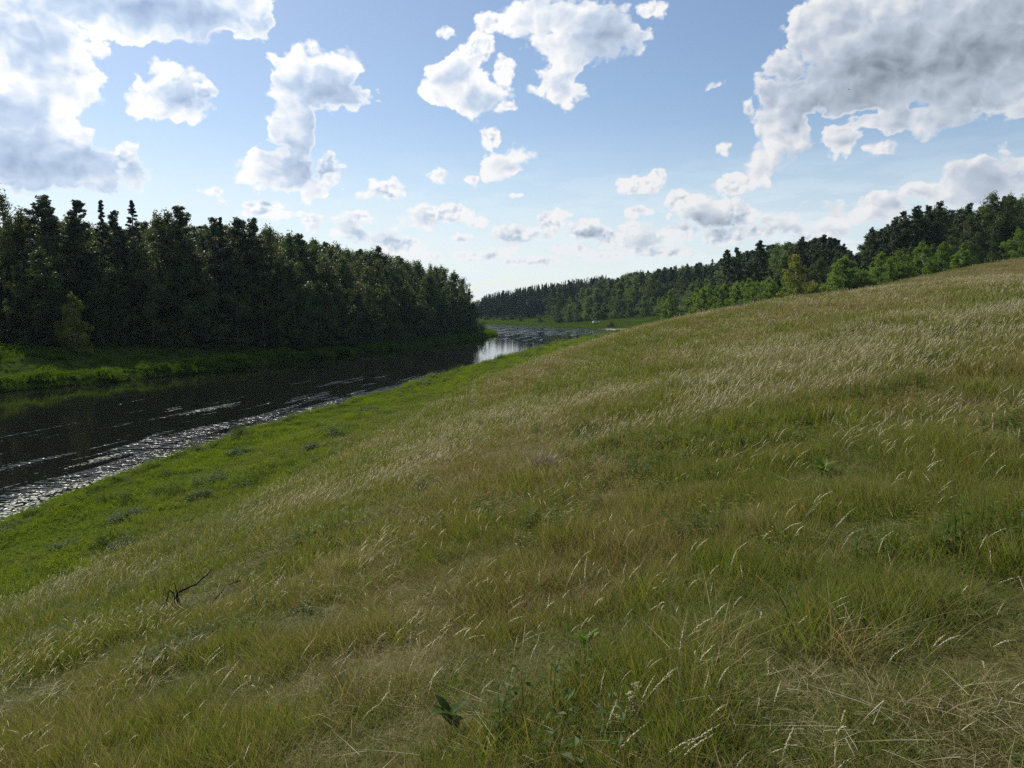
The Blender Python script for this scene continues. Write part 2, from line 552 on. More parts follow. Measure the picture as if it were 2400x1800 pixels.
b = principled(n, Base_Color=c, Roughness=0.95, Specular_IOR_Level=0.0, Normal=bump.outputs[0])
n.t.links.new(b.outputs[0], out.inputs[0])
gm = mesh_tris('ground', np.column_stack([GX.ravel(), GY.ravel(), gz]), tri, ground_mat,
               {'lush': lush, 'dry': dryness(GX.ravel(), GY.ravel()), 'gravel': gravel}, smooth=True)
tag(link(bpy.data.objects.new('ground', gm)), 'grassy valley side falling to the river', kind='structure')

# ------------------------------------------------------------------ the river
wm, n, out = material('river_water')
geo_pos = n.new('ShaderNodeNewGeometry').outputs['Position']
flow = n.new('ShaderNodeVectorRotate', rotation_type='Z_AXIS')
n.put(flow.inputs['Vector'], geo_pos)
flow.inputs['Angle'].default_value = math.radians(12)
fl = flow.outputs[0]
streak = n.noise(n.vec('MULTIPLY', fl, (0.34, 0.045, 1)), 1.0, 5, 0.6, 0.3)
_, wy, _ = n.sep(geo_pos)
riff = n.math('SUBTRACT', n.math('MULTIPLY', n.remap(wy, 240, 340), 0.13), n.math('MULTIPLY', n.math('MULTIPLY', n.remap(wy, 120, 150), n.remap(wy, 270, 215)), 0.12))
slack_at = n.new('ShaderNodeAttribute', attribute_name='slack').outputs['Fac']
streak2 = n.noise(n.vec('MULTIPLY', fl, (1.3, 0.16, 1)), 1.0, 4, 0.6, 0.4)
zone = n.remap(n.math('ADD', n.math('ADD', n.math('MULTIPLY_ADD', n.math('SUBTRACT', streak2, 0.5), 0.55, streak), riff), n.math('MULTIPLY', slack_at, 0.42)), 0.605, 0.70)
ripple = n.noise(n.vec('MULTIPLY', fl, (0.55, 1.5, 1)), 1.5, 1.5, 0.45)
swell = n.noise(n.vec('MULTIPLY', fl, (0.5, 1.2, 1)), 0.55, 3, 0.5)
bump = n.new('ShaderNodeBump')
n.put(bump.inputs['Strength'], n.math('MULTIPLY_ADD', zone, 0.9, 0.02))
bump.inputs['Distance'].default_value = 0.22
n.put(bump.inputs['Height'], n.math('MULTIPLY', n.math('MULTIPLY_ADD', swell, 1.2, ripple), n.math('MULTIPLY_ADD', slack_at, 3.0, 1.0)))
b = principled(n, Base_Color=(.006, .0065, .005), Roughness=n.math('MULTIPLY_ADD', zone, 0.05, 0.05), IOR=1.333, Normal=bump.outputs[0])
n.t.links.new(b.outputs[0], out.inputs[0])
xs, ys = np.arange(-262, 112, 2.0), np.arange(-69, 602, 2.0)
WX, WY = np.meshgrid(xs, ys)
nwx, nwy = len(xs), len(ys)
ii = (np.arange(nwy - 1)[:, None] * nwx + np.arange(nwx - 1)).ravel()
tri = np.concatenate([np.column_stack([ii, ii + 1, ii + nwx + 1]), np.column_stack([ii, ii + nwx + 1, ii + nwx])])
srw, slw = shore(WX.ravel(), WY.ravel())
wy_ = WY.ravel()
slack = sstep(-17, -2, srw) * sstep(150, 60, wy_) * .34 + sstep(-7, -.5, srw) * sstep(140, 110, wy_) * .10 - .30 * sstep(-16, -3, slw) * sstep(260, 200, wy_)
tag(link(bpy.data.objects.new('river', mesh_tris('river', np.column_stack([WX.ravel(), wy_, 0 * wy_]), tri, wm, {'slack': slack}))),
    'dark slow river winding between its banks', kind='structure')

# ------------------------------------------------------------------ grass
def blades(n, radius, h, width, bend, lean=(0.0, 0.0), segs=3, spread=0.5, flat=0.0):
    """n tapering grass blades rooted in a disc; returns verts, tris, tip, rnd"""
    rr = radius * np.sqrt(rng.random(n))
    th = rng.random(n) * 2 * np.pi
    bx, by = rr * np.cos(th), rr * np.sin(th)
    hh = rng.uniform(h[0], h[1], n)
    az_ = rng.random(n) * 2 * np.pi
    ox = np.cos(az_) * spread + lean[0] + bx / max(radius, .01) * .25
    oy = np.sin(az_) * spread + lean[1] + by / max(radius, .01) * .25
    bd = rng.uniform(bend[0], bend[1], n)
    t = np.linspace(0, 1, segs + 1)
    X = bx[:, None] + ox[:, None] * hh[:, None] * (0.35 * t + bd[:, None] * t ** 2)
    Y = by[:, None] + oy[:, None] * hh[:, None] * (0.35 * t + bd[:, None] * t ** 2)
    Z = hh[:, None] * (t - 0.30 * bd[:, None] * t ** 2.2) * (1 - flat) + 0.02 * flat
    sa = rng.random(n) * np.pi
    w = width * rng.uniform(.6, 1.3, n)
    prof = (1 - t ** 1.6) * .5
    SX, SY = np.cos(sa)[:, None] * w[:, None] * prof, np.sin(sa)[:, None] * w[:, None] * prof
    L = np.stack([X - SX, Y - SY, Z], -1)[:, :-1]
    R = np.stack([X + SX, Y + SY, Z], -1)[:, :-1]
    T = np.stack([X, Y, Z], -1)[:, -1:]
    V = np.concatenate([L, R, T], 1)
    m = 2 * segs + 1
    tr = []
    for k in range(segs - 1):
        tr += [[k, segs + k, segs + k + 1], [k, segs + k + 1, k + 1]]
    tr.append([segs - 1, 2 * segs - 1, 2 * segs])
    tr = np.array(tr)
    F = (np.arange(n)[:, None, None] * m + tr).reshape(-1, 3)
    tip = np.tile(np.concatenate([t[:-1], t[:-1], [1]]), n)
    rnd = np.repeat(rng.random(n), m)
    return V.reshape(-1, 3), F, tip, rnd


def join(parts):
    V, F, T, R, o = [], [], [], [], 0
    for v, f, t, r in parts:
        V.append(v); F.append(f + o); T.append(t); R.append(r)
        o += len(v)
    return np.concatenate(V), np.concatenate(F), np.concatenate(T), np.concatenate(R)


def seed_stalks(n, radius, h, width, head_w, head_len, lean, droop=0.25, spikes=16):
    """flowering grass: thin stalk bowed by the wind, a loose pale head of small spikelets on top"""
    V, F, T, R = [], [], [], []
    o = 0
    for i in range(n):
        a, r = rng.random() * 2 * np.pi, radius * math.sqrt(rng.random())
        bx, by = r * math.cos(a), r * math.sin(a)
        H = rng.uniform(*h)
        lx, ly = lean[0] + rng.normal(0, .16), lean[1] + rng.normal(0, .16)
        dr = droop * rng.uniform(.3, 1.6)
        rv = rng.random()

        def at(t):
            s = .30 * t + .9 * t ** 2.4
            return np.array([bx + lx * H * s, by + ly * H * s, H * (t - dr * t ** 4)])
        ts = [0, .3, .6, .85, 1]
        sa = rng.random() * np.pi
        sx, sy = math.cos(sa) * width / 2, math.sin(sa) * width / 2
        for k, t in enumerate(ts):
            p = at(t)
            V += [p - (sx, sy, 0), p + (sx, sy, 0)]
            T += [0, 0]; R += [rv, rv]
            if k:
                b = o + 2 * k
                F += [[b - 2, b - 1, b + 1], [b - 2, b + 1, b]]
        o += 2 * len(ts)
        t0 = 1 - head_len / H
        for k in range(spikes):
            t = t0 + (1 - t0) * (k + rng.random()) / spikes
            p, q = at(t), at(min(t + .03, 1.03))
            d = (q - p) / (np.linalg.norm(q - p) + 1e-9)
            out_ = rng.normal(0, 1, 3)
            out_ -= out_.dot(d) * d
            out_ /= np.linalg.norm(out_) + 1e-9
            prof = math.sin(math.pi * (0.12 + .85 * (t - t0) / (1 - t0))) ** .7
            hw = head_w * prof
            c1 = p + out_ * hw * .5 + d * hw * .9
            side = np.cross(out_, d) * hw * .28
            V += [p, p + (c1 - p) * .5 + side, c1 + d * hw * .5, p + (c1 - p) * .5 - side]
            T += [1] * 4; R += [rv] * 4
            F += [[o, o + 1, o + 2], [o, o + 2, o + 3]]
            o += 4
    return np.array(V), np.array(F), np.array(T, float), np.array(R)


green_mat = leaf_material('green_grass', (.058, .108, .014), (.125, .172, .032), 0.48, tip=(.155, .180, .048), rough=.5, spec=.14, stray=(.17, .145, .06))
dry_mat = leaf_material('dry_grass', (.150, .130, .052), (.280, .236, .115), 0.40, tip=(.37, .315, .185), trans_tint=(1.15, 1.05, .7), rough=.5, spec=.14, stray=(.085, .120, .025))
rust_mat = leaf_material('rusty_grass', (.135, .102, .036), (.220, .165, .066), 0.40, tip=(.27, .21, .10), trans_tint=(1.15, 1.0, .65), rough=.5, spec=.14, stray=(.085, .120, .025))
head_mat = leaf_material('seed_heads', (.16, .135, .065), (.27, .235, .13), 0.42, tip=(.74, .69, .56), trans_tint=(1.1, 1.05, .85), rough=.4, spec=.4)
straw_mat = leaf_material('straw', (.22, .19, .13), (.42, .37, .27), 0.2, trans_tint=(1, 1, .9))
lush_mat = leaf_material('lush_bank_grass', (.060, .110, .016), (.110, .160, .028), 0.52, tip=(.165, .22, .03), rough=.7, spec=.0, trans_tint=(1.35, 1.25, .4))
herb_mat = leaf_material('herb_leaves', (.036, .066, .012), (.066, .105, .020), 0.4, rough=.55, spec=.12)
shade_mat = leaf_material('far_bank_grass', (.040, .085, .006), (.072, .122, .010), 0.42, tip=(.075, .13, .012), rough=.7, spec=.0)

tuft_sets = {}


def tuft_set(name, meshes):
    """a collection that only feeds the scatter; it is not linked to the scene"""
    c = bpy.data.collections.new(name)
    for i, (data, mat) in enumerate(meshes):
        v, f, t, r = data
        me = mesh_tris('tuft', v, f, mat, {'tip': t, 'rnd': r})
        o = bpy.data.objects.new('tuft_%02d' % i, me)
        c.objects.link(o)
    tuft_sets[name] = c
    return c


scatter_group = {}


def scatter(name, label, coll, P, scale, idx, yaw=None, tilt=None):
    """one 'stuff' object: tufts instanced on the points P"""
    n_ = len(P)
    me = bpy.data.meshes.new(name)
    me.vertices.add(n_)
    me.vertices.foreach_set('co', np.asarray(P, np.float32).ravel())
    rot = np.zeros((n_, 3), np.float32)
    rot[:, 2] = rng.random(n_) * 2 * np.pi if yaw is None else yaw
    if tilt is not None:
        rot[:, :2] = tilt
    a = me.attributes.new('turn', 'FLOAT_VECTOR', 'POINT'); a.data.foreach_set('vector', rot.ravel())
    a = me.attributes.new('size', 'FLOAT_VECTOR', 'POINT')
    sc = np.asarray(scale, np.float32)
    if sc.ndim == 1:
        sc = np.column_stack([sc, sc, sc])
    a.data.foreach_set('vector', np.ascontiguousarray(sc).ravel())
    a = me.attributes.new('pick', 'INT', 'POINT'); a.data.foreach_set('value', np.asarray(idx, np.int32))
    ob = link(bpy.data.objects.new(name, me))
    tag(ob, label, kind='stuff')
    key = coll.name
    if key not in scatter_group:
        g = bpy.data.node_groups.new('scatter_' + key, 'GeometryNodeTree')
        g.interface.new_socket('Geometry', in_out='INPUT', socket_type='NodeSocketGeometry')
        g.interface.new_socket('Geometry', in_out='OUTPUT', socket_type='NodeSocketGeometry')
        gi, go = g.nodes.new('NodeGroupInput'), g.nodes.new('NodeGroupOutput')
        iop = g.nodes.new('GeometryNodeInstanceOnPoints')
        ci = g.nodes.new('GeometryNodeCollectionInfo')
        ci.inputs['Collection'].default_value = coll
        ci.inputs['Separate Children'].default_value = True
        ci.inputs['Reset Children'].default_value = True

        def named(nm, typ):
            q = g.nodes.new('GeometryNodeInputNamedAttribute')
            q.data_type = typ
            q.inputs['Name'].default_value = nm
            return q.outputs[0]
        g.links.new(gi.outputs[0], iop.inputs['Points'])
        g.links.new(ci.outputs[0], iop.inputs['Instance'])
        iop.inputs['Pick Instance'].default_value = True
        g.links.new(named('pick', 'INT'), iop.inputs['Instance Index'])
        e2r = g.nodes.new('FunctionNodeEulerToRotation')
        g.links.new(named('turn', 'FLOAT_VECTOR'), e2r.inputs[0])
        g.links.new(e2r.outputs[0], iop.inputs['Rotation'])
        g.links.new(named('size', 'FLOAT_VECTOR'), iop.inputs['Scale'])
        g.links.new(iop.outputs[0], go.inputs[0])
        scatter_group[key] = g
    md = ob.modifiers.new('scatter', 'NODES')
    md.node_group = scatter_group[key]
    return ob


WIND = (0.30, -0.04)              # the seed heads bow to the right


def wedge(n, d0, d1, power=2.0):
    """random points on the ground, d0 to d1 metres from the camera, in the sector it looks at and a bit more"""
    half = 80.0 if d1 < 11 else 66.0 if d1 < 36 else 52.0 if d1 < 100 else 43.0
    n = int(n * half / 41)
    if d0 < 3:
        d0 = .3
    th = np.radians(rng.uniform(-half, half, n))
    d = (d0 ** power + rng.random(n) * (d1 ** power - d0 ** power)) ** (1 / power)
    return np.column_stack([np.sin(th) * d, np.cos(th) * d - (1.5 if d0 < 1 else 0)])


def on_ground(p, sink=0.0):
    return np.column_stack([p, height(p[:, 0], p[:, 1]) - sink])


def seen_ground(px, py):
    u, v = ray(px, py)
    d = np.geomspace(1.2, 300, 3000)
    z = height(u * d, d)
    i = int(np.argmax(EYE + v * d <= z))
    return u * d[i], d[i]


# spots where the sward is thin: round the broken branch, the stick, the broad-leaved plants
KEEP_LOW = [(*seen_ground(a, b), r_) for a, b, r_ in ((417, 1424, .55), (450, 1410, .5), (500, 1425, .5), (540, 1405, .5), (1368, 1528, .35), (1058, 1716, .3), (1268, 1104, .5), (1926, 1120, .7), (1482, 1706, .3))]

def herb(n, radius, h, leaf, nl=7):
    """upright leafy stems"""
    V, F, T, R, o = [], [], [], [], 0
    for i in range(n):
        a, r = rng.random() * 2 * np.pi, radius * math.sqrt(rng.random())
        b = np.array([r * math.cos(a), r * math.sin(a), 0])
        H = rng.uniform(*h)
        ln = np.array([rng.normal(0, .18), rng.normal(0, .18), 1]) * H
        rv = rng.random()
        for k in range(nl):
            t = (k + .6) / nl
            q = b + ln * t
            ph = k * 2.4 + rng.random()
            d = np.array([math.cos(ph), math.sin(ph), rng.uniform(-.1, .6)])
            L = leaf * rng.uniform(.7, 1.25) * (1.15 - .5 * t)
            s = np.array([-math.sin(ph), math.cos(ph), 0]) * L * .26
            V += [q, q + d * L * .5 + s, q + d * L - (0, 0, L * .25), q + d * L * .5 - s]
            F += [[o, o + 1, o + 2], [o, o + 2, o + 3]]
            T += [t] * 4; R += [rv] * 4
            o += 4
        sx = .004
        V += [b - (sx, 0, 0), b + (sx, 0, 0), b + ln]
        F += [[o, o + 1, o + 2]]; T += [0] * 3; R += [rv] * 3
        o += 3
    return np.array(V), np.array(F), np.array(T, float), np.array(R)



# --- meadow tufts in four sizes: fine ones close by, coarser ones further off
RINGS = [  # (near, far, number of tufts, blades, tuft radius, heights, blade width)
    (1.0, 8.8, 19000, 48, .13, (.04, .155), .0034),
    (7.2, 21, 19000, 68, .26, (.05, .175), .0056),
    (19, 66, 24000, 80, .55, (.08, .24), .013),
    (61, 230, 17000, 90, 1.25, (.10, .28), .03),
]
for k, (d0, d1, num, nb, rad, hh, w) in enumerate(RINGS):
    sets = []
    for mat, fac, wd in ((green_mat, .95, 1.0), (dry_mat, 1.05, .8), (rust_mat, .9, .8)):
        for j in range(3):
            main = blades(nb, rad, (hh[0] * fac, hh[1] * fac), w * wd, (.05, 1.0), (WIND[0] * .12, 0), 3, .85)
            sets.append((main, mat))
    coll = tuft_set('meadow_%d' % k, sets)
    p = wedge(num, d0, d1)
    sr, sl = shore(p[:, 0], p[:, 1])
    keep = (sr > 6.5) & (sl < -20) & (p[:, 1] < 250)
    p, sr = p[keep], sr[keep]
    dr = dryness(p[:, 0], p[:, 1])
    clump = fbm(p[:, 0] * 1.9, p[:, 1] * 1.9, 51, 3)
    r = rng.random(len(p))
    rusty = fbm(p[:, 0] * .5, p[:, 1] * .3, 71, 3) > .54
    kind_ = np.where(r < .05 + .72 * sstep(.18, 1.0, dr), np.where(rusty & (rng.random(len(p)) < .6), 2, 1), 0)
    size = (.42 + 1.05 * sstep(.32, .70, clump)) * rng.uniform(.75, 1.25, len(p)) * np.where(kind_ == 0, 1.0, .95)
    for ox_, oy_, rad_ in KEEP_LOW:
        size = size * (1 - .45 * sstep(rad_, rad_ * .4, np.hypot(p[:, 0] - ox_, p[:, 1] - oy_)))
    scatter('meadow_grass', ['short matted grass at the photographer\'s feet', 'patchy green and tan grass of the near slope',
                             'dry grass of the middle slope up to the crest', 'tan grass of the far slope beyond the crest'][k], coll, on_ground(p, .012),
            np.column_stack([np.ones(len(p)) * rng.uniform(.8, 1.25, len(p)), np.ones(len(p)), size]), kind_ * 3 + rng.integers(0, 3, len(p)),
            yaw=rng.random(len(p)) * 6.283)

# --- rough tussocks that stand above the sward
for k, (d0, d1, num, w, nb) in enumerate([(1.5, 10, 330, .0034, 80), (9.5, 32, 1500, .008, 70), (31, 85, 3600, .017, 50)]):
    sets = [(blades(nb, .12, (.12, .29), w, (.15, 1.15), (WIND[0] * .35, 0), 4, .8), mt) for mt in (green_mat, green_mat, dry_mat, dry_mat)]
    coll = tuft_set('tussock_%d' % k, sets)
    p = wedge(num, d0, d1)
    sr, sl = shore(p[:, 0], p[:, 1])
    keep = (sr > 9) & (sl < -20) & (rng.random(len(p)) < .15 + .85 * sstep(.44, .62, fbm(p[:, 0] * .6 + 11, p[:, 1] * .4, 43, 3)))
    for ox_, oy_, rad_ in KEEP_LOW:
        keep &= np.hypot(p[:, 0] - ox_, p[:, 1] - oy_) > rad_
    p = p[keep]
    pick = np.where(rng.random(len(p)) < .15 + .7 * sstep(.2, .8, dryness(p[:, 0], p[:, 1])), 2, 0) + rng.integers(0, 2, len(p))
    scatter('grass_tussocks', ['rough grass tussocks close to the camera', 'rough grass tussocks on the near slope', 'rough grass tussocks towards the crest'][k], coll, on_ground(p, .01),
            rng.uniform(.6, 1.25, len(p)), pick, yaw=rng.normal(0, .7, len(p)))

# --- flowering stalks with pale heads
HEADS = [  # near, far, clusters, stalks, radius, heights, stalk width, head width, head length, spikelets
    (2.4, 9, 2600, 3, .20, (.18, .37), .0014, .0062, .085, 20),
    (9, 24, 9500, 4, .32, (.20, .38), .0026, .0078, .09, 12),
    (24, 75, 13000, 6, .7, (.22, .40), .0055, .016, .11, 7),
    (75, 230, 6000, 9, 1.4, (.22, .40), .014, .045, .16, 4),
]
for k, (d0, d1, num, ns, rad, hh, sw, hw, hl, sp) in enumerate(HEADS):
    coll = tuft_set('heads_%d' % k, [(seed_stalks(ns + (j % 2), rad, hh, sw, hw, hl, WIND, .11, sp), head_mat) for j in range(7)])
    p = wedge(num, d0, d1)
    sr, sl = shore(p[:, 0], p[:, 1])
    cl = fbm(p[:, 0] * .55 + 7, p[:, 1] * .32, 91, 4)
    dens = 1.7 * sstep(.38, .64, cl) * (0.35 + .65 * sstep(3, 16, np.hypot(p[:, 0], p[:, 1]))) + .10
    dens = dens + .25 * sstep(24, 40, np.hypot(p[:, 0], p[:, 1])) * sstep(18, 30, sr)
    keep = (sr > 11.5) & (sl < -20) & (p[:, 1] < 240) & (rng.random(len(p)) < dens * sstep(10, 17, sr))
    p = p[keep]
    scatter('flowering_grass', ['tall pale grass heads bowing to the right close to the camera', 'pale bowed grass heads on the near slope',
                                'pale grass heads along the crest of the slope', 'pale grass heads on the far slope'][k], coll, on_ground(p, .01),
            rng.uniform(.7, 1.25, len(p)), rng.integers(0, 7, len(p)), yaw=rng.normal(0, .8, len(p)))

# --- small leafy herbs between the grasses
coll = tuft_set('herbs', [(herb(9, .13, (.06, .16), .035, 8), green_mat) for j in range(3)] + [(herb(9, .15, (.08, .2), .045, 8), herb_mat) for j in range(2)])
p = wedge(5200, 1.4, 22, power=1.7)
sr, sl = shore(p[:, 0], p[:, 1])
keep = (rng.random(len(p)) < sstep(.48, .70, fbm(p[:, 0] * .9 + 31, p[:, 1] * .7, 87, 3))) & (sr > 8)
p = p[keep]
scatter('meadow_herbs', 'small leafy green herbs in patches between the near grasses', coll, on_ground(p, .005), rng.uniform(.7, 1.4, len(p)), rng.integers(0, 5, len(p)))

# --- bleached straw lying in the sward
coll = tuft_set('straw', [(blades(16, .16, (.07, .20), .0018, (.2, 1.2), (.3, 0), 4, .9, .93), straw_mat) for j in range(5)])
p = wedge(2600, 1.3, 16, power=1.7)
keep = rng.random(len(p)) < sstep(.50, .72, fbm(p[:, 0] * .8, p[:, 1] * .8, 61, 3)) * .95 + .06
p = p[keep]
scatter('straw_litter', 'bleached straw lying flat in the near grass', coll, on_ground(p, -.025), rng.uniform(.6, 1.5, len(p)), rng.integers(0, 5, len(p)))


# --- lush growth along the near bank, grass on the far bank and on the far meadow
coll = tuft_set('bank', [(blades(70, .42, (.10, .34), .014, (.2, 1.0), (.1, 0), 3), lush_mat) for j in range(4)]
                + [(herb(12, .4, (.16, .40), .11), lush_mat) for j in range(2)] + [(herb(14, .4, (.2, .5), .12), herb_mat) for j in range(2)])
t_ = rng.random(40000)
p = np.column_stack([rng.uniform(-32, 45, 40000), 18 + 270 * t_ ** 1.9])
p[:, 0] = np.where(p[:, 1] < 120, rng.uniform(-32, 4, 40000), rng.uniform(-18, 55, 40000))
sr, sl = shore(p[:, 0], p[:, 1])
edge_of_lush = 9 + 9 * rng.random(40000) ** 2 + 6 * (fbm(p[:, 0] * .12, p[:, 1] * .12, 15, 2) - .5)
keep = (sr > -.1) & (sr < edge_of_lush) & (sl < -12)
p, sr = p[keep], sr[keep]
cl = fbm(p[:, 0] * .3, p[:, 1] * .3, 13, 3)
r = rng.random(len(p))
pick = np.where((cl > .62) & (r < .35), rng.integers(6, 8, len(p)), np.where(r < .75, rng.integers(0, 4, len(p)), rng.integers(4, 6, len(p))))
far_ = 1 + sstep(70, 200, p[:, 1]) * 1.2
size = (.55 + 1.1 * sstep(.35, .75, cl)) * rng.uniform(.7, 1.3, len(p)) * far_ * np.where(sr < .6, .8, 1)
scatter('bank_grass', 'lush green growth along the near water\'s edge', coll, on_ground(p, .02), np.column_stack([far_ * 1.1, far_ * 1.1, size]), pick)

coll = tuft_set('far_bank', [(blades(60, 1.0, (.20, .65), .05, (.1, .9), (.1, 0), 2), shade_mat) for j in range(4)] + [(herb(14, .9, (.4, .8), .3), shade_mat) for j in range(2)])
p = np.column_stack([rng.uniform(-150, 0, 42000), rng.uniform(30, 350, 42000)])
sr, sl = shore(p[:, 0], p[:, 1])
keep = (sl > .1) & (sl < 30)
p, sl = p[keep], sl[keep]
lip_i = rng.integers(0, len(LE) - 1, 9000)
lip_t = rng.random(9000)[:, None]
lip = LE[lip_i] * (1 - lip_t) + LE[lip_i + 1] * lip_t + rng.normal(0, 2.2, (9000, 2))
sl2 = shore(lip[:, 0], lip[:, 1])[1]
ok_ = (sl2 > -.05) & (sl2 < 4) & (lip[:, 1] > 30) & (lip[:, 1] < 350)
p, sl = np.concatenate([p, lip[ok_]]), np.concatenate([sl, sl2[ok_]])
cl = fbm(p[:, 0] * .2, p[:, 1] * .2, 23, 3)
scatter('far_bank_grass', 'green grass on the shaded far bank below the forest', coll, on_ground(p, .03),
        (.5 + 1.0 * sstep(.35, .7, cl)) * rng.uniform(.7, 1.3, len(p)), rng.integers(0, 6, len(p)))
p = np.column_stack([rng.uniform(-60, 110, 16000), rng.uniform(265, 570, 16000)])
sr, sl = shore(p[:, 0], p[:, 1])
keep = (sr > .3) & (sl < 0) & (np.hypot((p[:, 0] - 47) / 1.6, (p[:, 1] - 372) / 2.2) > 6)
p = p[keep]
scatter('far_meadow_grass', 'green meadow beside the river bend far away', coll, on_ground(p, .03), rng.uniform(.8, 1.6, len(p)), rng.integers(0, 4, len(p)))

# --- floating leaves in the slack water under the near bank
pad_mat, n, out = material('floating_leaf')
b = principled(n, Base_Color=(.035, .055, .02), Roughness=0.38, Specular_IOR_Level=.5)
n.t.links.new(b.outputs[0], out.inputs[0])
pads = []
for j in range(4):
    ang = np.linspace(.3, 2 * np.pi - .05, 9)
    v = np.concatenate([[[0, 0, .004]], np.column_stack([np.cos(ang), np.sin(ang) * .85, np.full(9, .0) + rng.uniform(-.04, .09, 9)]) * .11])
    f = np.array([[0, q, q + 1] for q in range(1, 9)])
    pads.append(((v, f, np.zeros(10), np.full(10, .5)), pad_mat))
coll = tuft_set('pads', pads)
p = np.column_stack([rng.uniform(-46, -2, 90000), 26 + 110 * rng.random(90000) ** 1.8])
sr, sl = shore(p[:, 0], p[:, 1])
rot_u, rot_v = p[:, 0] * .97 - p[:, 1] * .2, p[:, 1]
st = fbm(rot_u * .30, rot_v * .05, 77, 4)
lim = .56 + .009 * np.clip(-sr, 0, 30) + .0016 * np.clip(p[:, 1] - 36, 0, 200)
keep = (sr < -.5) & (sl < -4) & (st > lim)
p = p[keep][:14000]
scatter('floating_leaves', 'small floating leaves glinting on the water near the bank', coll, np.column_stack([p, np.full(len(p), .012)]),
        rng.uniform(.5, 1.2, len(p)), rng.integers(0, 4, len(p)), tilt=rng.normal(0, .05, (len(p), 2)))

_gz2 = gz.reshape(ny, nx)


def ground(x, y):
    """height of the ground sheet under one point"""
    i = int(np.clip(np.searchsorted(gx, x) - 1, 0, nx - 2))
    j = int(np.clip(np.searchsorted(gy, y) - 1, 0, ny - 2))
    a, b = (x - gx[i]) / (gx[i + 1] - gx[i]), (y - gy[j]) / (gy[j + 1] - gy[j])
    return float((_gz2[j, i] * (1 - a) + _gz2[j, i + 1] * a) * (1 - b) + (_gz2[j + 1, i] * (1 - a) + _gz2[j + 1, i + 1] * a) * b)


# ------------------------------------------------------------------ trees
def tube(pts, radii, sides=6):
    pts = np.array(pts, float)
    V, F = [], []
    for i, (p, r) in enumerate(zip(pts, radii)):
        d = pts[min(i + 1, len(pts) - 1)] - pts[max(i - 1, 0)]
        d /= np.linalg.norm(d) + 1e-9
        a = np.cross(d, (0.31, 0.95, 0.1) if abs(d[1]) < .9 else (1, 0, 0))
        a /= np.linalg.norm(a)
        b = np.cross(d, a)
        for k in range(sides):
            t = 2 * np.pi * k / sides
            V.append(p + r * (math.cos(t) * a + math.sin(t) * b))
        if i:
            o = (i - 1) * sides
            for k in range(sides):
                k2 = (k + 1) % sides
                F += [[o + k, o + k2, o + sides + k2], [o + k, o + sides + k2, o + sides + k]]
    return np.array(V), np.array(F)


def merge(parts):
    V, F, o = [], [], 0
    for v, f in parts:
        V.append(v); F.append(f + o); o += len(v)
    return np.concatenate(V), np.concatenate(F)


def leaves(C, R, n_each, size, up=0.2):
    """n_each small rhombic leaf sprays in every clump (centres C, radii R)"""
    C, R = np.asarray(C, float), np.asarray(R, float)
    n_ = len(C) * n_each
    wt = (R[:, 0] * R[:, 2]) ** .85
    owner = np.sort(rng.choice(len(C), n_, p=wt / wt.sum()))
    d = rng.normal(size=(n_, 3))
    d /= np.linalg.norm(d, axis=1)[:, None]
    rad = rng.random(n_) ** .45
    P = C[owner] + d * rad[:, None] * R[owner]
    N = d + rng.normal(0, .7, (n_, 3)) + (0, 0, up)
    N /= np.linalg.norm(N, axis=1)[:, None]
    A = np.cross(N, rng.normal(size=(n_, 3)))
    A /= np.linalg.norm(A, axis=1)[:, None] + 1e-9
    B = np.cross(N, A)
    s = (size * rng.uniform(.6, 1.35, n_))[:, None]
    V = np.stack([P - A * s * .7, P + B * s * .38, P + A * s * .7, P - B * s * .38], 1).reshape(-1, 3)
    o = np.arange(n_)[:, None, None] * 4
    F = (o + np.array([[0, 1, 2], [0, 2, 3]])).reshape(-1, 3)
    rnd = np.repeat(np.clip(rng.random(len(C))[owner] * .7 + rng.random(n_) * .3, 0, 1), 4)
    return V, F, rnd


def pine(H, spread, clear, n_br, per, size):
    """Scots pine: bare lower trunk, layered uneven crown"""
    lean = rng.normal(0, .02, 2)
    zs = np.linspace(0, 1, 7)
    trunk = [tube([(lean[0] * H * z * z, lean[1] * H * z * z, H * z * .97) for z in zs], [.20 * (1 - .85 * z) * H / 20 + .02 for z in zs], 7)]
    C, R = [], []
    for i in range(n_br):
        t = (i + rng.random()) / n_br
        t = t ** .8
        z = H * (clear + (1 - clear) * t)
        prof = (1 - t) ** .60 * (.60 + .40 * min(1, t * 4)) + .04
        L = spread * prof * rng.uniform(.45, 1.3)
        a = i * 2.4 + rng.normal(0, .5)
        base = np.array([lean[0] * H * (z / H) ** 2, lean[1] * H * (z / H) ** 2, z])
        d = np.array([math.cos(a), math.sin(a), rng.uniform(.0, .35) + .5 * t * t])
        trunk.append(tube([base, base + d * L * .6, base + d * L + (0, 0, .1 * L)], [.05 + .012 * L, .03, .012], 4))
        for q in (.45, .72, 1.0):
            if rng.random() < .88:
                C.append(base + d * L * q + (0, 0, .12 * L + rng.normal(0, .15)))
                w = (.10 * spread + .13 * L) * rng.uniform(.7, 1.3)
                R.append((w, w, w * .85))
    C += [(lean[0] * H, lean[1] * H, H * .985), (lean[0] * H, lean[1] * H, H * .95)]; R += [(.16, .16, .5), (.35, .35, .5)]
    return merge(trunk), leaves(C, R, per, size, .5)


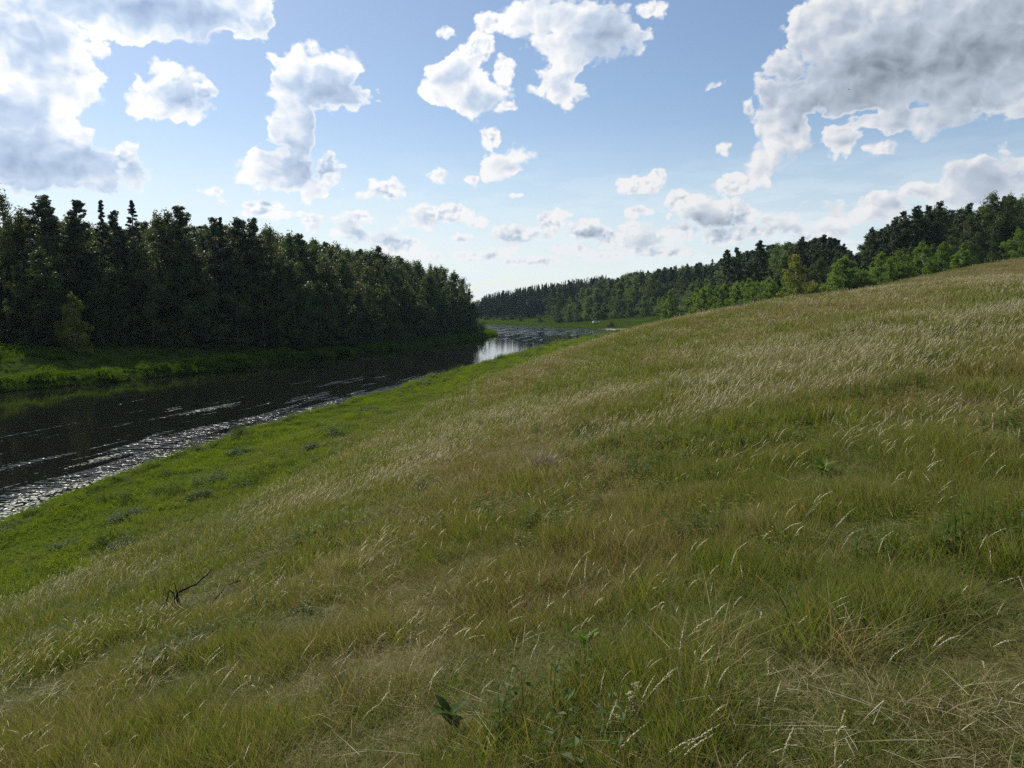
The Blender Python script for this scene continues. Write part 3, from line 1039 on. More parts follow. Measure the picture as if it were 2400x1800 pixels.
def spruce(H, spread, n_br, per, size, low=.10, taper=.68):
    zs = np.linspace(0, 1, 6)
    trunk = [tube([(0, 0, H * z) for z in zs], [.22 * (1 - .93 * z) * H / 20 + .015 for z in zs], 7)]
    C, R = [], []
    for i in range(n_br):
        t = (i + rng.random()) / n_br
        z = H * (low + (1 - low) * t ** .62)
        t = (z / H - low) / (1 - low)
        L = spread * ((1 - t) ** taper + .02) * rng.uniform(.75, 1.15)
        a = i * 2.4 + rng.normal(0, .4)
        d = np.array([math.cos(a), math.sin(a), -.22 + .55 * t])
        for q in ((.35, .68, 1.0) if t < .8 else (.6, 1.0)):
            C.append(np.array([0, 0, z]) + d * L * q)
            w = max(.16, .30 * L * (1.1 - .5 * q))
            R.append((w, w, max(.16, w * .75)))
        if i % 3 == 0:
            trunk.append(tube([(0, 0, z), np.array([0, 0, z]) + d * L], [.03, .01], 3))
    C += [(0, 0, H * .97), (0, 0, H * .93)]; R += [(.10, .10, .5), (.2, .2, .4)]
    return merge(trunk), leaves(C, R, per, size, .3)


def broadleaf(H, spread, clear, n_br, per, size, droop=.0, narrow=.5, lobes=.30):
    """birch or aspen: forked limbs, airy ovate crown with lobes and gaps"""
    lean = rng.normal(0, .03, 2)
    zs = np.linspace(0, 1, 7)
    wob = rng.normal(0, .012 * H, (7, 2)) * zs[:, None]
    trunk = [tube([(lean[0] * H * z + wob[k, 0], lean[1] * H * z + wob[k, 1], H * z * .95) for k, z in enumerate(zs)],
                  [.16 * (1 - .88 * z) * H / 18 + .012 for z in zs], 7)]
    C, R = [], []
    ph = rng.random() * 6
    for i in range(n_br):
        t = (i + rng.random()) / n_br
        z = H * (clear + (1 - clear) * t * .97)
        prof = math.sin(math.pi * min(1, .10 + .90 * t ** narrow)) ** .75 + .06
        L = spread * prof * rng.uniform(.5, 1.18)
        a = i * 2.4 + rng.normal(0, .6)
        L *= 1 + lobes * math.sin(2 * a + ph + 5 * t)
        base = np.array([lean[0] * z, lean[1] * z, z - .35 * L])
        d = np.array([math.cos(a), math.sin(a), rng.uniform(.25, .7)])
        trunk.append(tube([base, base + d * L * .55, base + d * L - (0, 0, droop * L)], [.03 + .010 * L, .022, .008], 4))
        for q in (.4, .7, 1.0):
            if rng.random() < .9:
                C.append(base + d * L * q + (rng.normal(0, .12 * spread), rng.normal(0, .12 * spread), -droop * L * q))
                w = (.14 * spread + .12 * L) * rng.uniform(.7, 1.3)
                R.append((w, w, w * (1.0 + droop)))
    C += [(lean[0] * H, lean[1] * H, H * .97), (lean[0] * H, lean[1] * H, H * .9)]; R += [(.18 * spread, .18 * spread, .35 * spread)] * 2
    return merge(trunk), leaves(C, R, per, size, .15)


pine_mat = leaf_material('pine_needles', (.028, .050, .022), (.054, .082, .034), .3, rough=.55, spec=.2)
spruce_mat = leaf_material('spruce_needles', (.016, .032, .016), (.034, .054, .024), .15, rough=.6, spec=.2)
birch_mat = leaf_material('birch_leaves', (.038, .064, .018), (.074, .100, .030), .40, rough=.5, spec=.2)
young_mat = leaf_material('young_birch_leaves', (.074, .146, .028), (.130, .200, .044), .55, rough=.5, spec=.2)
yellow_mat = leaf_material('yellowish_birch_leaves', (.11, .15, .022), (.18, .205, .04), .55, rough=.5, spec=.2)
aspen_mat = leaf_material('aspen_leaves', (.034, .062, .020), (.062, .094, .028), .38, rough=.5, spec=.2)


def bark(name, a, b, scale):
    m, n, out = material(name)
    p_ = n.vec('MULTIPLY', n.new('ShaderNodeTexCoord').outputs['Object'], (1, 1, .35))
    f = n.noise(p_, scale, 5, .65)
    bs = principled(n, Base_Color=n.mix(n.remap(f, .38, .62), a, b), Roughness=.9, Specular_IOR_Level=.1)
    n.t.links.new(bs.outputs[0], out.inputs[0])
    return m


pine_bark = bark('pine_bark', (.06, .042, .032), (.16, .095, .055), 3)
birch_bark = bark('birch_bark', (.07, .065, .06), (.62, .60, .56), 2.2)
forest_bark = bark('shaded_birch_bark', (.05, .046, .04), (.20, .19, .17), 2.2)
light_mat = leaf_material('light_leaves', (.060, .108, .032), (.105, .155, .046), .46, rough=.5, spec=.2)
grey_bark = bark('grey_bark', (.05, .045, .035), (.13, .12, .10), 3)

PROTO = {}


def proto(kind_, var, built, leaf_m, bark_m):
    (tv, tf), (lv, lf, lr) = built
    PROTO[(kind_, var)] = (mesh_tris('trunk', tv, tf, bark_m, smooth=True), mesh_tris('crown', lv, lf, leaf_m, {'rnd': lr}), float(lv[:, 2].max()))


for v in range(5):
    proto('pine_tree', v, pine(20, rng.uniform(2.6, 3.3), rng.uniform(.26, .46), 44, 105, .20), pine_mat, pine_bark)
for v in range(4):
    proto('spruce_tree', v, spruce(20, rng.uniform(2.3, 2.9), 60, 58, .20, .03, (.70, 1.0)[v % 2]), spruce_mat, grey_bark)
for v in range(2):
    proto('far_spruce', v, spruce(20, 2.6, 44, 22, .42, .02, 1.05), spruce_mat, grey_bark)
for v in range(5):
    proto('birch_tree', v, broadleaf(20, rng.uniform(3.9, 4.9), rng.uniform(.04, .14), 46, 78, .26, .25, .50, .38), birch_mat, forest_bark)
for v in range(3):
    proto('aspen_tree', v, broadleaf(18, rng.uniform(4.0, 4.9), .06, 46, 78, .27, .05, .5, .38), aspen_mat, grey_bark)
for v in range(6):
    proto('young_birch', v, broadleaf(7, rng.uniform(1.7, 2.15), .03, 40, 70, .15, .10, .55, .12), young_mat, birch_bark)
for v in range(2):
    proto('yellow_birch', v, broadleaf(9, rng.uniform(2.0, 2.3), .12, 34, 62, .19, .15, .6, .25), yellow_mat, birch_bark)
for v in range(3):
    proto('leafy_bush', v, broadleaf(4, rng.uniform(1.7, 2.1), .02, 22, 50, .22, .1, .5, .3), aspen_mat, grey_bark)

KIND_NAME = {'yellow_birch': 'young_birch'}
CAT = {'leafy_bush': 'bush'}


def tree(kind_, x, y, h, label, group=None, var=None, wide=1.0, sink=.15, name=None, crown_mat=None):
    nv = sum(1 for k in PROTO if k[0] == kind_)
    tm, cm, top = PROTO[(kind_, rng.integers(0, nv) if var is None else var % nv)]
    s = h / top
    root = bpy.data.objects.new(name or KIND_NAME.get(kind_, kind_), None)
    root.empty_display_size = .3
    link(root)
    root.location = (x, y, ground(x, y) - sink)
    root.rotation_euler = (0, 0, rng.random() * 6.283)
    root.scale = (s * wide, s * wide, s)
    tag(root, label, CAT.get(kind_, 'tree'), group)
    for nm, me in (('trunk', tm), ('crown', cm)):
        o = bpy.data.objects.new(nm, me)
        link(o, root)
        if crown_mat and nm == 'crown':
            o.material_slots[0].link = 'OBJECT'
            o.material_slots[0].material = crown_mat
    return root


def project(x, y, z):
    u, v = x / y, (z - EYE) / y
    w = (v * math.cos(PITCH) + math.sin(PITCH)) / (math.cos(PITCH) - v * math.sin(PITCH))
    f = math.cos(PITCH) + w * math.sin(PITCH)
    return 1200 + 1800 * u * f, 900 - 1800 * w


def at_distance(px, d, py=650):
    """ground point d metres ahead that stands in column px of the photograph"""
    u, _ = ray(px, py)
    return u * d, d


def reach(px, py, x, y):
    """height a tree rooted at (x, y) needs for its top to stand at row py"""
    return EYE + ray(px, py)[1] * y - ground(x, y) + .15


# --- the forest on the far (left) bank
SKY_L = [(-600, 420), (-100, 470), (0, 512), (75, 498), (130, 510), (180, 508), (235, 512), (270, 517), (310, 515), (370, 500), (430, 510), (470, 521), (510, 512), (560, 514), (625, 530),
         (660, 540), (741, 556), (779, 565), (830, 578), (885, 582), (944, 598), (980, 602), (1023, 614), (1045, 620), (1066, 634), (1088, 650), (1101, 690), (1115, 712), (1126, 748)]
sxl, syl = np.array(SKY_L, float).T
FRONT_L = smooth_line([(-128, 40), (-102, 83), (-79, 119), (-66, 134), (-49, 160), (-37, 195), (-27, 224), (-15.5, 268), (-11.5, 284)])
seg = np.hypot(*np.diff(FRONT_L, axis=0).T)
cum = np.concatenate([[0], np.cumsum(seg)])
Ltot = cum[-1]
left_pts = []
for row in range(5):
    off = row * 5.2
    n_row = int(Ltot / (5.6 + row * .25))
    for i in range(n_row):
        s = (i + .5 + rng.uniform(-.35, .35)) / n_row * Ltot
        x0, y0 = np.interp(s, cum, FRONT_L[:, 0]), np.interp(s, cum, FRONT_L[:, 1])
        x1, y1 = np.interp(s + 2, cum, FRONT_L[:, 0]), np.interp(s + 2, cum, FRONT_L[:, 1])
        if s + 2 > Ltot:
            x1, y1 = x0 + .25, y0 + 1
        t_ = math.hypot(x1 - x0, y1 - y0)
        nxn, nyn = -(y1 - y0) / t_, (x1 - x0) / t_          # away from the river
        o_ = off + rng.uniform(-1.6, 1.6)
        left_pts.append((x0 + nxn * o_, y0 + nyn * o_ * .6, row, s))


KIND_L = {'pine_tree': 'dark pine', 'spruce_tree': 'pointed spruce', 'birch_tree': 'leafy birch', 'aspen_tree': 'rounded aspen', 'leafy_bush': 'dark bush'}
MARKS_L = [(2, 'the slim edge birch'), (75, 'the broad-crowned pine'), (178, 'the narrow pine tip'), (235, 'the slender conifer'), (308, 'the dense lone conifer'), (383, 'the drooping birch crown'),
           (429, 'the ragged-top pine'), (510, 'the two pointed tops'), (577, 'the ragged pine group'), (628, 'the upright step birch'), (700, 'the thin dark pine top'), (790, 'the dent in the skyline'),
           (885, 'the bushy pine top'), (985, 'the last broad crowns'), (1095, 'the forest tip')]
ORD = ['', 'second ', 'third ', 'fourth ', 'fifth ', 'sixth ', 'seventh ', 'eighth ', 'ninth ', 'tenth ', 'eleventh ', 'twelfth ']
waiting = []


def label_by_marks(marks, rows, group):
    """say of every tree where it stands: kind, row and its order left or right of a tree one can find"""
    sets = {}
    for root, word, px, row in waiting:
        m = min(marks, key=lambda q: abs(q[0] - px))
        sets.setdefault((word, row, m, px >= m[0]), []).append((abs(px - m[0]), root))
    for (word, row, m, right), lst in sets.items():
        for i, (_, root) in enumerate(sorted(lst, key=lambda q: q[0])):
            root['label'] = '%s%s %s of %s, %s' % (ORD[min(i, 11)], word, 'right' if right else 'left', m[1], rows[row])
            root['group'] = group
    waiting.clear()


spare = []                       # trees outside the picture: only needed for shade and reflections
for x, y, row, s in left_pts:
    if y < 30:
        continue
    px, _ = project(x, y, 10)
    if px < -60:
        spare.append((x, y))
        continue
    hs = reach(px, np.interp(px, sxl, syl), x, y)
    f = (rng.uniform(.45, .80), rng.uniform(.70, .93), rng.uniform(.85, 1.0), rng.uniform(.9, 1.02), rng.uniform(.93, 1.02))[row]
    h = max(3.5, min(hs * f, 27))
    if px > 1060:
        h = max(3.0, min(h, hs * .97))
    r = rng.random()
    if row == 0:
        k = 'birch_tree' if r < .55 else 'aspen_tree' if r < .97 else 'spruce_tree'
    elif px > 700:
        k = 'birch_tree' if r < .56 else 'aspen_tree' if r < .84 else 'pine_tree' if r < .97 else 'spruce_tree'
    else:
        k = 'birch_tree' if r < .48 else 'aspen_tree' if r < .78 else 'pine_tree' if r < .96 else 'spruce_tree'
    root = tree(k, x, y, h, '-', None, wide=rng.uniform(.95, 1.25) * (1 if h > 12 else 1.15))
    waiting.append((root, KIND_L[k], px, 0 if row == 0 else 1 if row < 3 else 2))
n_front = int(Ltot / 5)
for i in range(n_front):                      # bushes along the foot of the forest
    s = (i + rng.random()) / n_front * Ltot
    x, y = np.interp(s, cum, FRONT_L[:, 0]) + rng.uniform(-1.5, 2.2), np.interp(s, cum, FRONT_L[:, 1]) + rng.uniform(-1, 1)
    px, _ = project(x, y, 6)
    if px < -60 or px > 1115:
        continue
    root = tree('leafy_bush', x, y, rng.uniform(2.2, 5.2) * (1 if px < 1050 else .6), '-', None, wide=rng.uniform(1, 1.4), sink=.3)
    waiting.append((root, KIND_L['leafy_bush'], px, 0))
label_by_marks(MARKS_L, ['at the forest foot', 'in the forest wall', 'near the skyline'], 'forest trees on the far bank')

# trees that stand out of its skyline: column, top row, kind, distance, label
for px, py, k, d, wide, lab in [
    (2, 428, 'birch_tree', 128, .7, 'slim birch sticking up at the very left edge of the forest skyline'),
    (75, 452, 'pine_tree', 132, 1.5, 'broad-crowned tall pine, first big tree from the left on the forest skyline'),
    (105, 484, 'pine_tree', 134, 1.0, 'lower pine leaning against the right side of the broad-crowned tall pine'),
    (28, 478, 'birch_tree', 130, .9, 'birch between the left picture edge and the broad-crowned tall pine'),
    (178, 468, 'pine_tree', 137, 1.15, 'narrow pine tip rising from birches right of the broad-crowned pine'),
    (160, 490, 'birch_tree', 135, 1.2, 'rounded birch crown just below the narrow pine tip'),
    (235, 468, 'spruce_tree', 139, 1.3, 'slender pointed conifer left of the dense single pine on the skyline'),
    (263, 492, 'pine_tree', 140, .9, 'small pine top beside the slender pointed conifer on the skyline'),
    (308, 468, 'spruce_tree', 142, 1.4, 'dense dark conifer standing alone above the middle-left skyline'),
    (350, 490, 'birch_tree', 144, 1.1, 'round-topped birch right of the dense lone conifer'),
    (383, 486, 'birch_tree', 145, 1.1, 'drooping birch crown showing sky between its twigs on the skyline'),
    (429, 479, 'pine_tree', 147, 1.2, 'pine with ragged top above the birches left of the curved-cloud foot'),
    (505, 506, 'pine_tree', 152, 1.0, 'left one of the two pointed tops close together on the skyline'),
    (516, 508, 'spruce_tree', 153, 1.3, 'right one of the two pointed tops close together on the skyline'),
    (553, 506, 'pine_tree', 156, 1.15, 'pine of the ragged group right of the two pointed tops'),
    (577, 508, 'pine_tree', 158, 1.15, 'last pine of the ragged group before the skyline slopes down'),
    (628, 523, 'birch_tree', 168, 1.0, 'upright birch at the first step of the sloping skyline'),
    (676, 536, 'aspen_tree', 178, .9, 'narrow aspen top on the sloping part of the skyline'),
    (700, 546, 'pine_tree', 184, 1.0, 'thin dark pine top on the sloping part of the skyline'),
    (1066, 631, 'aspen_tree', 266, 1.0, 'broad aspen crown near the steep right end of the far-bank forest'),
    (1084, 643, 'birch_tree', 271, 1.1, 'birch at the steep right end of the far-bank forest'),
    (1099, 676, 'aspen_tree', 275, 1.1, 'lowest rounded tree closing the right end of the far-bank forest'),
    (885, 574, 'pine_tree', 226, 1.2, 'bushy pine top above the sloping skyline towards the bend'),
]:
    x, y = at_distance(px, d, py)
    tree(k, x, y, reach(px, py, x, y), lab, 'trees standing out of the far-bank skyline', wide=wide)

x, y = at_distance(174, 120.0, 740)
tree('young_birch', x, y, reach(174, 682, x, y), 'pale young birch coloured as sunlit against the dark forest on the far bank', wide=.9, var=4, crown_mat=yellow_mat)  # paler leaf colour stands in for sunlight that the forest keeps off it

# bare white trunks at the forest foot
trunk_mat = bark('white_birch_bark', (.20, .19, .18), (.75, .74, .70), 2.0)
for px, top, d, lab in [(570, 762, 143.5, 'taller of two thin white birch trunks at the forest foot'), (578, 772, 144.5, 'shorter of two thin white birch trunks at the forest foot')]:
    x, y = seen_ground(px, 800)
    h = reach(px, top, x, y)
    v, f = tube([(0, 0, -.2), (.03, 0, h * .5), (-.02, 0, h), (.05, .1, h * 1.08)], [.035, .03, .025, .015], 6)
    root = link(bpy.data.objects.new('slender_birch', None))
    root.location = (x, y, ground(x, y))
    tag(root, lab, 'birch trunk', 'white birch trunks at the forest foot')
    link(bpy.data.objects.new('trunk', mesh_tris('trunk', v, f, trunk_mat, smooth=True)), root)
    lv, lf, lr = leaves([(.05, .1, h * 1.1), (.3, .2, h * 1.05)], [(.6, .6, .5), (.5, .5, .4)], 60, .2)
    link(bpy.data.objects.new('crown', mesh_tris('crown', lv, lf, birch_mat, {'rnd': lr})), root)

# --- right-hand side: forest on the valley slope
SKY_R = [(1325, 657), (1340, 654), (1400, 647), (1460, 641), (1500, 633), (1550, 626), (1600, 617), (1650, 613), (1675, 612), (1700, 590), (1730, 582), (1765, 572), (1790, 564), (1840, 562), (1880, 558), (1930, 554),
         (1960, 562), (1980, 582), (2000, 594), (2020, 592), (2030, 556), (2045, 536), (2070, 528), (2095, 511), (2120, 500), (2145, 488), (2200, 475), (2235, 472), (2250, 466), (2280, 468), (2300, 472),
         (2345, 451), (2370, 449), (2400, 457), (2700, 420)]
sxr, syr = np.array(SKY_R, float).T
FRONT_R = smooth_line([(205, 182), (165, 182), (138, 186), (116, 192), (98, 198), (84, 206), (76, 214), (74, 240), (80, 275), (84, 320), (86, 350), (84, 380), (76, 415), (58, 440), (34, 470), (28, 500), (34, 540)])
seg = np.hypot(*np.diff(FRONT_R, axis=0).T)
cum = np.concatenate([[0], np.cumsum(seg)])
KIND_R = {'pine_tree': 'dark pine', 'spruce_tree': 'pointed spruce', 'birch_tree': 'mid green birch', 'aspen_tree': 'light green rounded tree'}
MARKS_R = [(1340, 'the hillside fold'), (1395, 'the parked car'), (1480, 'the meadow hollow'), (1566, 'the slim young birch'), (1670, 'the single pointed spruce'), (1719, 'the pine pair'), (1780, 'the shoulder pine'),
           (1871, 'the yellowish birch'), (1958, 'the tiered outermost pine'), (2045, 'the first pine past the dip'), (2118, 'the third pine'), (2146, 'the high sky-gap pine'), (2204, 'the widest tall pine'),
           (2252, 'the rightmost free birch'), (2345, 'the highest leafy tree'), (2395, 'the edge birch')]
spare_r = []
for row in range(6):
    n_row = int(cum[-1] / (5.8 + .5 * row))
    for i in range(n_row):
        s = (i + .5 + rng.uniform(-.4, .4)) / n_row * cum[-1]
        x0, y0 = np.interp(s, cum, FRONT_R[:, 0]), np.interp(s, cum, FRONT_R[:, 1])
        x1, y1 = np.interp(s + 2, cum, FRONT_R[:, 0]), np.interp(s + 2, cum, FRONT_R[:, 1])
        t_ = math.hypot(x1 - x0, y1 - y0) + 1e-6
        o_ = row * (6.5 if y0 < 240 else 9.5) + rng.uniform(-2.4, 2.4)
        x, y = x0 + (y1 - y0) / t_ * o_, y0 - (x1 - x0) / t_ * o_
        px, _ = project(x, y, 15)
        if px > 2460 or px < 1235:
            if px > 2460:
                spare_r.append((x, y))
            continue
        hs = reach(px, np.interp(px, sxr, syr), x, y)
        if px < 1600:
            h = hs * (rng.uniform(.28, .5), rng.uniform(.4, .66), rng.uniform(.5, .8), rng.uniform(.65, .92), rng.uniform(.8, 1.0), rng.uniform(.94, 1.03))[row]
        else:
            h = hs * (rng.uniform(.36, .66), rng.uniform(.55, .85), rng.uniform(.75, .98), rng.uniform(.9, 1.02), rng.uniform(.94, 1.03), rng.uniform(.9, 1.0))[row]
        h = max(2.6, min(h, 25))
        r = rng.random()
        if px > 2000 or (px > 1690 and row > 1):
            k = 'pine_tree' if r < (.18 if row < 2 else .72) else 'birch_tree' if r < .80 else 'aspen_tree' if r < .94 else 'spruce_tree'
        elif px > 1560:
            k = 'pine_tree' if r < (.15 if row < 2 else .5) else 'birch_tree' if r < .7 else 'aspen_tree' if r < .92 else 'spruce_tree'
        else:
            k = 'aspen_tree' if r < (.62 if row < 4 else .25) else 'birch_tree' if r < .74 else 'pine_tree' if r < .88 else 'spruce_tree'
        root = tree(k, x, y, h, '-', None, wide=rng.uniform(.95, 1.25) * (1.15 if k == 'aspen_tree' else 1.15 if h < 10 else 1), crown_mat=light_mat if k == 'aspen_tree' else None)
        waiting.append((root, KIND_R[k], px, 0 if row < 2 else 1 if row < 4 else 2))
label_by_marks(MARKS_R, ['low on the slope', 'in the forest wall', 'near the skyline'], 'forest trees on the right-hand valley slope')
for px, py, k, d, wide, lab in [
    (1670, 606, 'spruce_tree', 300, 1.2, 'single pointed spruce top rising above the low hillside skyline'),
    (1708, 584, 'pine_tree', 245, 1.1, 'left pine of the pair where the right skyline steps up'),
    (1730, 578, 'pine_tree', 245, .8, 'right pine of the pair where the right skyline steps up'),
    (1780, 562, 'pine_tree', 240, 1.3, 'pine at the left shoulder of the flat-topped pine group'),
    (1882, 554, 'pine_tree', 236, 1.0, 'pine in the flat-topped group behind the yellow birch'),
    (1930, 549, 'pine_tree', 232, 1.5, 'broad flat-branched pine near the right end of the flat-topped group'),
    (1958, 557, 'pine_tree', 231, 1.2, 'outermost pine of the flat-topped group with tiered branches'),
    (2045, 531, 'pine_tree', 205, 1.1, 'first pine right of the skyline dip'),
    (2096, 506, 'pine_tree', 203, .9, 'tall narrow pine second from the skyline dip'),
    (2118, 493, 'pine_tree', 201, 1.0, 'pine third from the skyline dip'),
    (2146, 482, 'pine_tree', 200, 1.2, 'high pine of the group with sky between its trunks'),
    (2176, 478, 'pine_tree', 200, 1.0, 'middle pine of the group with sky between its trunks'),
    (2204, 469, 'pine_tree', 199, 1.2, 'tallest wide pine right of the group with sky between its trunks'),
    (2345, 444, 'birch_tree', 196, 1.4, 'highest leafy tree at the top right of the forest'),
    (2376, 446, 'birch_tree', 196, 1.3, 'leafy crown right of the highest tree at the top right'),
]:
    x, y = at_distance(px, d, py)
    tree(k, x, y, reach(px, py, x, y), lab, 'trees standing out of the right skyline', wide=wide)

# --- young birches and bushes scattered before that forest
YOUNG = [  # column, top row, distance, kind, width factor, label
    (1566, 678, 190, 'young_birch', .80, 'slim young birch standing apart at the lower left end of the birch row'),
    (1609, 703, 186, 'leafy_bush', .8, 'low dark bush between the slim birch and the row'),
    (1636, 674, 180, 'young_birch', 1.2, 'bright young birch that starts the dense row right of the slim one'),
    (1660, 661, 182, 'young_birch', .9, 'second young birch of the dense low row'),
    (1679, 668, 180, 'young_birch', .9, 'third young birch of the dense low row, darker'),
    (1700, 661, 178, 'young_birch', .9, 'fourth young birch of the dense low row'),
    (1722, 656, 176, 'young_birch', 1.0, 'young birch in the middle of the dense low row'),
    (1742, 655, 178, 'young_birch', .8, 'narrow young birch just right of the middle of the row'),
    (1758, 650, 172, 'young_birch', 1.0, 'pointed young birch of the row, before the round ones'),
    (1777, 656, 170, 'young_birch', .9, 'small young birch next to the pointed one'),
    (1799, 645, 166, 'young_birch', 1.1, 'fuller young birch near the right end of the dense row'),
    (1826, 641, 164, 'leafy_bush', 1.0, 'dark leafy bush closing the dense row beside the yellow birch'),
    (1871, 594, 150, 'yellow_birch', 1.05, 'large yellowish birch with a pale trunk behind the crest'),
    (1925, 600, 156, 'aspen_tree', 1.0, 'wide dark aspen right of the yellowish birch'),
    (1903, 618, 158, 'aspen_tree', .8, 'lower dark aspen squeezed against the yellowish birch'),
    (1983, 597, 143, 'young_birch', 1.5, 'broad green birch left of the skyline dip'),
    (2024, 612, 150, 'leafy_bush', .9, 'dull grey-green bush below the skyline dip'),
    (2067, 588, 138, 'young_birch', 1.15, 'yellow-green birch left of the fullest one on the right slope'),
    (2103, 582, 136, 'young_birch', 1.35, 'fullest young birch on the right slope'),
    (2136, 572, 146, 'aspen_tree', .9, 'dark leafy tree between the fullest birch and the tall slim one'),
    (2169, 562, 137, 'young_birch', 1.15, 'tall slim young birch left of the two separate small ones'),
    (2189, 568, 142, 'leafy_bush', .9, 'shaded bush tucked behind the tall slim young birch'),
    (2214, 565, 134, 'young_birch', 1.1, 'left one of two separate small birches on the right slope'),
    (2252, 569, 130, 'young_birch', 1.25, 'rightmost free-standing young birch with its foot in the grass'),
    (1648, 672, 172, 'young_birch', 1.0, 'small round birch in front of the left end of the dense row'),
    (1690, 672, 168, 'young_birch', 1.0, 'small round birch in front of the dense row, left of its middle'),
    (1733, 664, 164, 'young_birch', 1.0, 'small round birch in front of the dense row, at its middle'),
    (1768, 662, 160, 'young_birch', 1.0, 'small round birch in front of the dense row, right of its middle'),
    (1812, 655, 156, 'young_birch', 1.0, 'small round birch in front of the right end of the dense row'),
    (1845, 640, 155, 'young_birch', 1.0, 'green birch touching the left side of the yellowish birch'),
    (1955, 625, 146, 'young_birch', 1.1, 'green bushy birch between the yellowish and the broad green birch'),
    (2045, 612, 142, 'young_birch', 1.0, 'small birch just below the skyline dip'),
    (2085, 605, 133, 'young_birch', .9, 'small birch in front of the fullest young birch'),
    (2128, 600, 136, 'young_birch', .9, 'small birch at the right side of the fullest young birch'),
    (2394, 530, 128, 'young_birch', 1.2, 'birch cut by the right edge of the picture'),
    (2372, 566, 134, 'leafy_bush', .9, 'bush left of the birch at the right edge'),
    (2290, 540, 150, 'aspen_tree', .9, 'dusky tree in the forest edge right of the last young birch'),
    (2330, 540, 160, 'aspen_tree', .9, 'dusky tree in the forest edge towards the top right'),
    (2232, 548, 158, 'aspen_tree', .9, 'dusky tree above the two separate small birches'),
]
for px, py, d, k, wide, lab in YOUNG:
    x, y = at_distance(px, d, py)
    h = reach(px, py, x, y)
    tree(k, x, y, h, lab, 'young trees along the slope before the right-hand forest', wide=wide * (1.12 if k == 'young_birch' else 1))

# willow bushes by the far water
for i, (px, py, d, k, lab) in enumerate([
    (1180, 735, 545, 'leafy_bush', 'blue-green bush at the left end of the far meadow'), (1196, 732, 550, 'leafy_bush', 'bush right of the first one on the far meadow'),
    (1140, 737, 560, 'leafy_bush', 'small bush behind the forest tip on the far meadow'), (1310, 735, 476, 'leafy_bush', 'dark bush at the foot of the distant hillside'),
    (1360, 738, 462, 'leafy_bush', 'bush on the far meadow left of the parked car'), (1432, 752, 395, 'leafy_bush', 'low dark bush right of the parked car'),
    (1220, 740, 520, 'leafy_bush', 'low bush on the far shore before the dark forest'), (1265, 742, 500, 'leafy_bush', 'low bush on the far shore right of the dark forest foot')]):
    x, y = at_distance(px, d, py)
    tree(k, x, y, max(1.6, reach(px, py, x, y)), lab, 'bushes on the far meadow', wide=1.2, sink=.1)

# --- woods that read as one mass: depth of the near forests, and the dark forest at the end of the valley
mass = bpy.data.collections.new('mass_trees')
names = [('pine_tree', 0), ('pine_tree', 1), ('far_spruce', 0), ('far_spruce', 1), ('birch_tree', 0), ('birch_tree', 1)]
mass_top = []
for i, key in enumerate(names):
    tm, cm, top = PROTO[key]
    o = bpy.data.objects.new('tuft_%02d' % i, cm)
    mass.objects.link(o)
    mass_top.append(top)
mass_top = np.array(mass_top)


def wood(name, label, P, H, pick, wide):
    s = H / mass_top[pick]
    scatter(name, label, mass, on_ground(P, .2), np.column_stack([s * wide, s * wide, s]), pick)


P, H = [], []
for i in range(900):
    s = rng.random() * Ltot
    x0, y0 = np.interp(s, np.concatenate([[0], np.cumsum(np.hypot(*np.diff(FRONT_L, axis=0).T))]), FRONT_L[:, 0]), np.interp(s, np.concatenate([[0], np.cumsum(np.hypot(*np.diff(FRONT_L, axis=0).T))]), FRONT_L[:, 1])
    o_ = rng.uniform(24, 110)
    x, y = x0 - o_, y0 + o_ * .28
    px, _ = project(x, y, 10)
    if y < 30 or px > 1060 or shore(np.array([x]), np.array([y]))[1][0] < 14:
        continue
    h = min(reach(px, np.interp(px, sxl, syl), x, y) * rng.uniform(.86, .99), 26) if px > -600 else 22
    if h > 8:
        P.append((x, y)); H.append(h)
for x, y in spare:
    P.append((x, y)); H.append(rng.uniform(15, 23))
P = np.array(P)
wood('forest_interior', 'depth of the forest behind its front trees on the far bank', P, np.array(H), np.where(rng.random(len(P)) < .7, rng.integers(4, 6, len(P)), rng.integers(0, 2, len(P))), 1.1)

P, H, pk = [], [], []
FAR = [(1098, 716), (1105, 712), (1118, 707), (1128, 698), (1140, 690), (1180, 681), (1230, 671), (1262, 667), (1290, 662), (1330, 655), (1400, 647), (1500, 633)]
fx, fy = np.array(FAR, float).T
for i in range(1500):
    px = rng.uniform(1060, 1420)
    d = rng.uniform(565, 900)
    x, y = at_distance(px, d, 700)
    top = reach(px, np.interp(px, fx, fy), x, y)
    if top < 5:
        continue
    h = min(top * (rng.uniform(.94, 1.04) if rng.random() < .25 else rng.uniform(.6, .9)), rng.uniform(15, 26))
    P.append((x, y)); H.append(h)
P = np.array(P)
wood('far_forest', 'dark blue spruce forest closing the end of the valley', P, np.array(H), np.where(rng.random(len(P)) < .88, rng.integers(2, 4, len(P)), rng.integers(0, 2, len(P))), .85)
P, H = [], []
for i in range(900):
    px = rng.uniform(1240, 2600)
    d = rng.uniform(250, 560)
    x, y = at_distance(px, d, 640)
    if x < 84 + 22 and y < 380 and px < 2000:
        continue
    if shore(np.array([x]), np.array([y]))[0][0] < 45:
        continue
    top = reach(px, np.interp(px, sxr, syr), x, y)
    if top < 4:
        continue
    P.append((x, y)); H.append(min(top * rng.uniform(.88, .99), 24))
for x, y in spare_r:
    P.append((x, y)); H.append(rng.uniform(12, 19))
P = np.array(P)
wood('hillside_forest', 'depth of the forest on the right-hand hillside behind its front trees', P, np.array(H), np.where(rng.random(len(P)) < .6, rng.integers(4, 6, len(P)), rng.integers(0, 2, len(P))), 1.2)

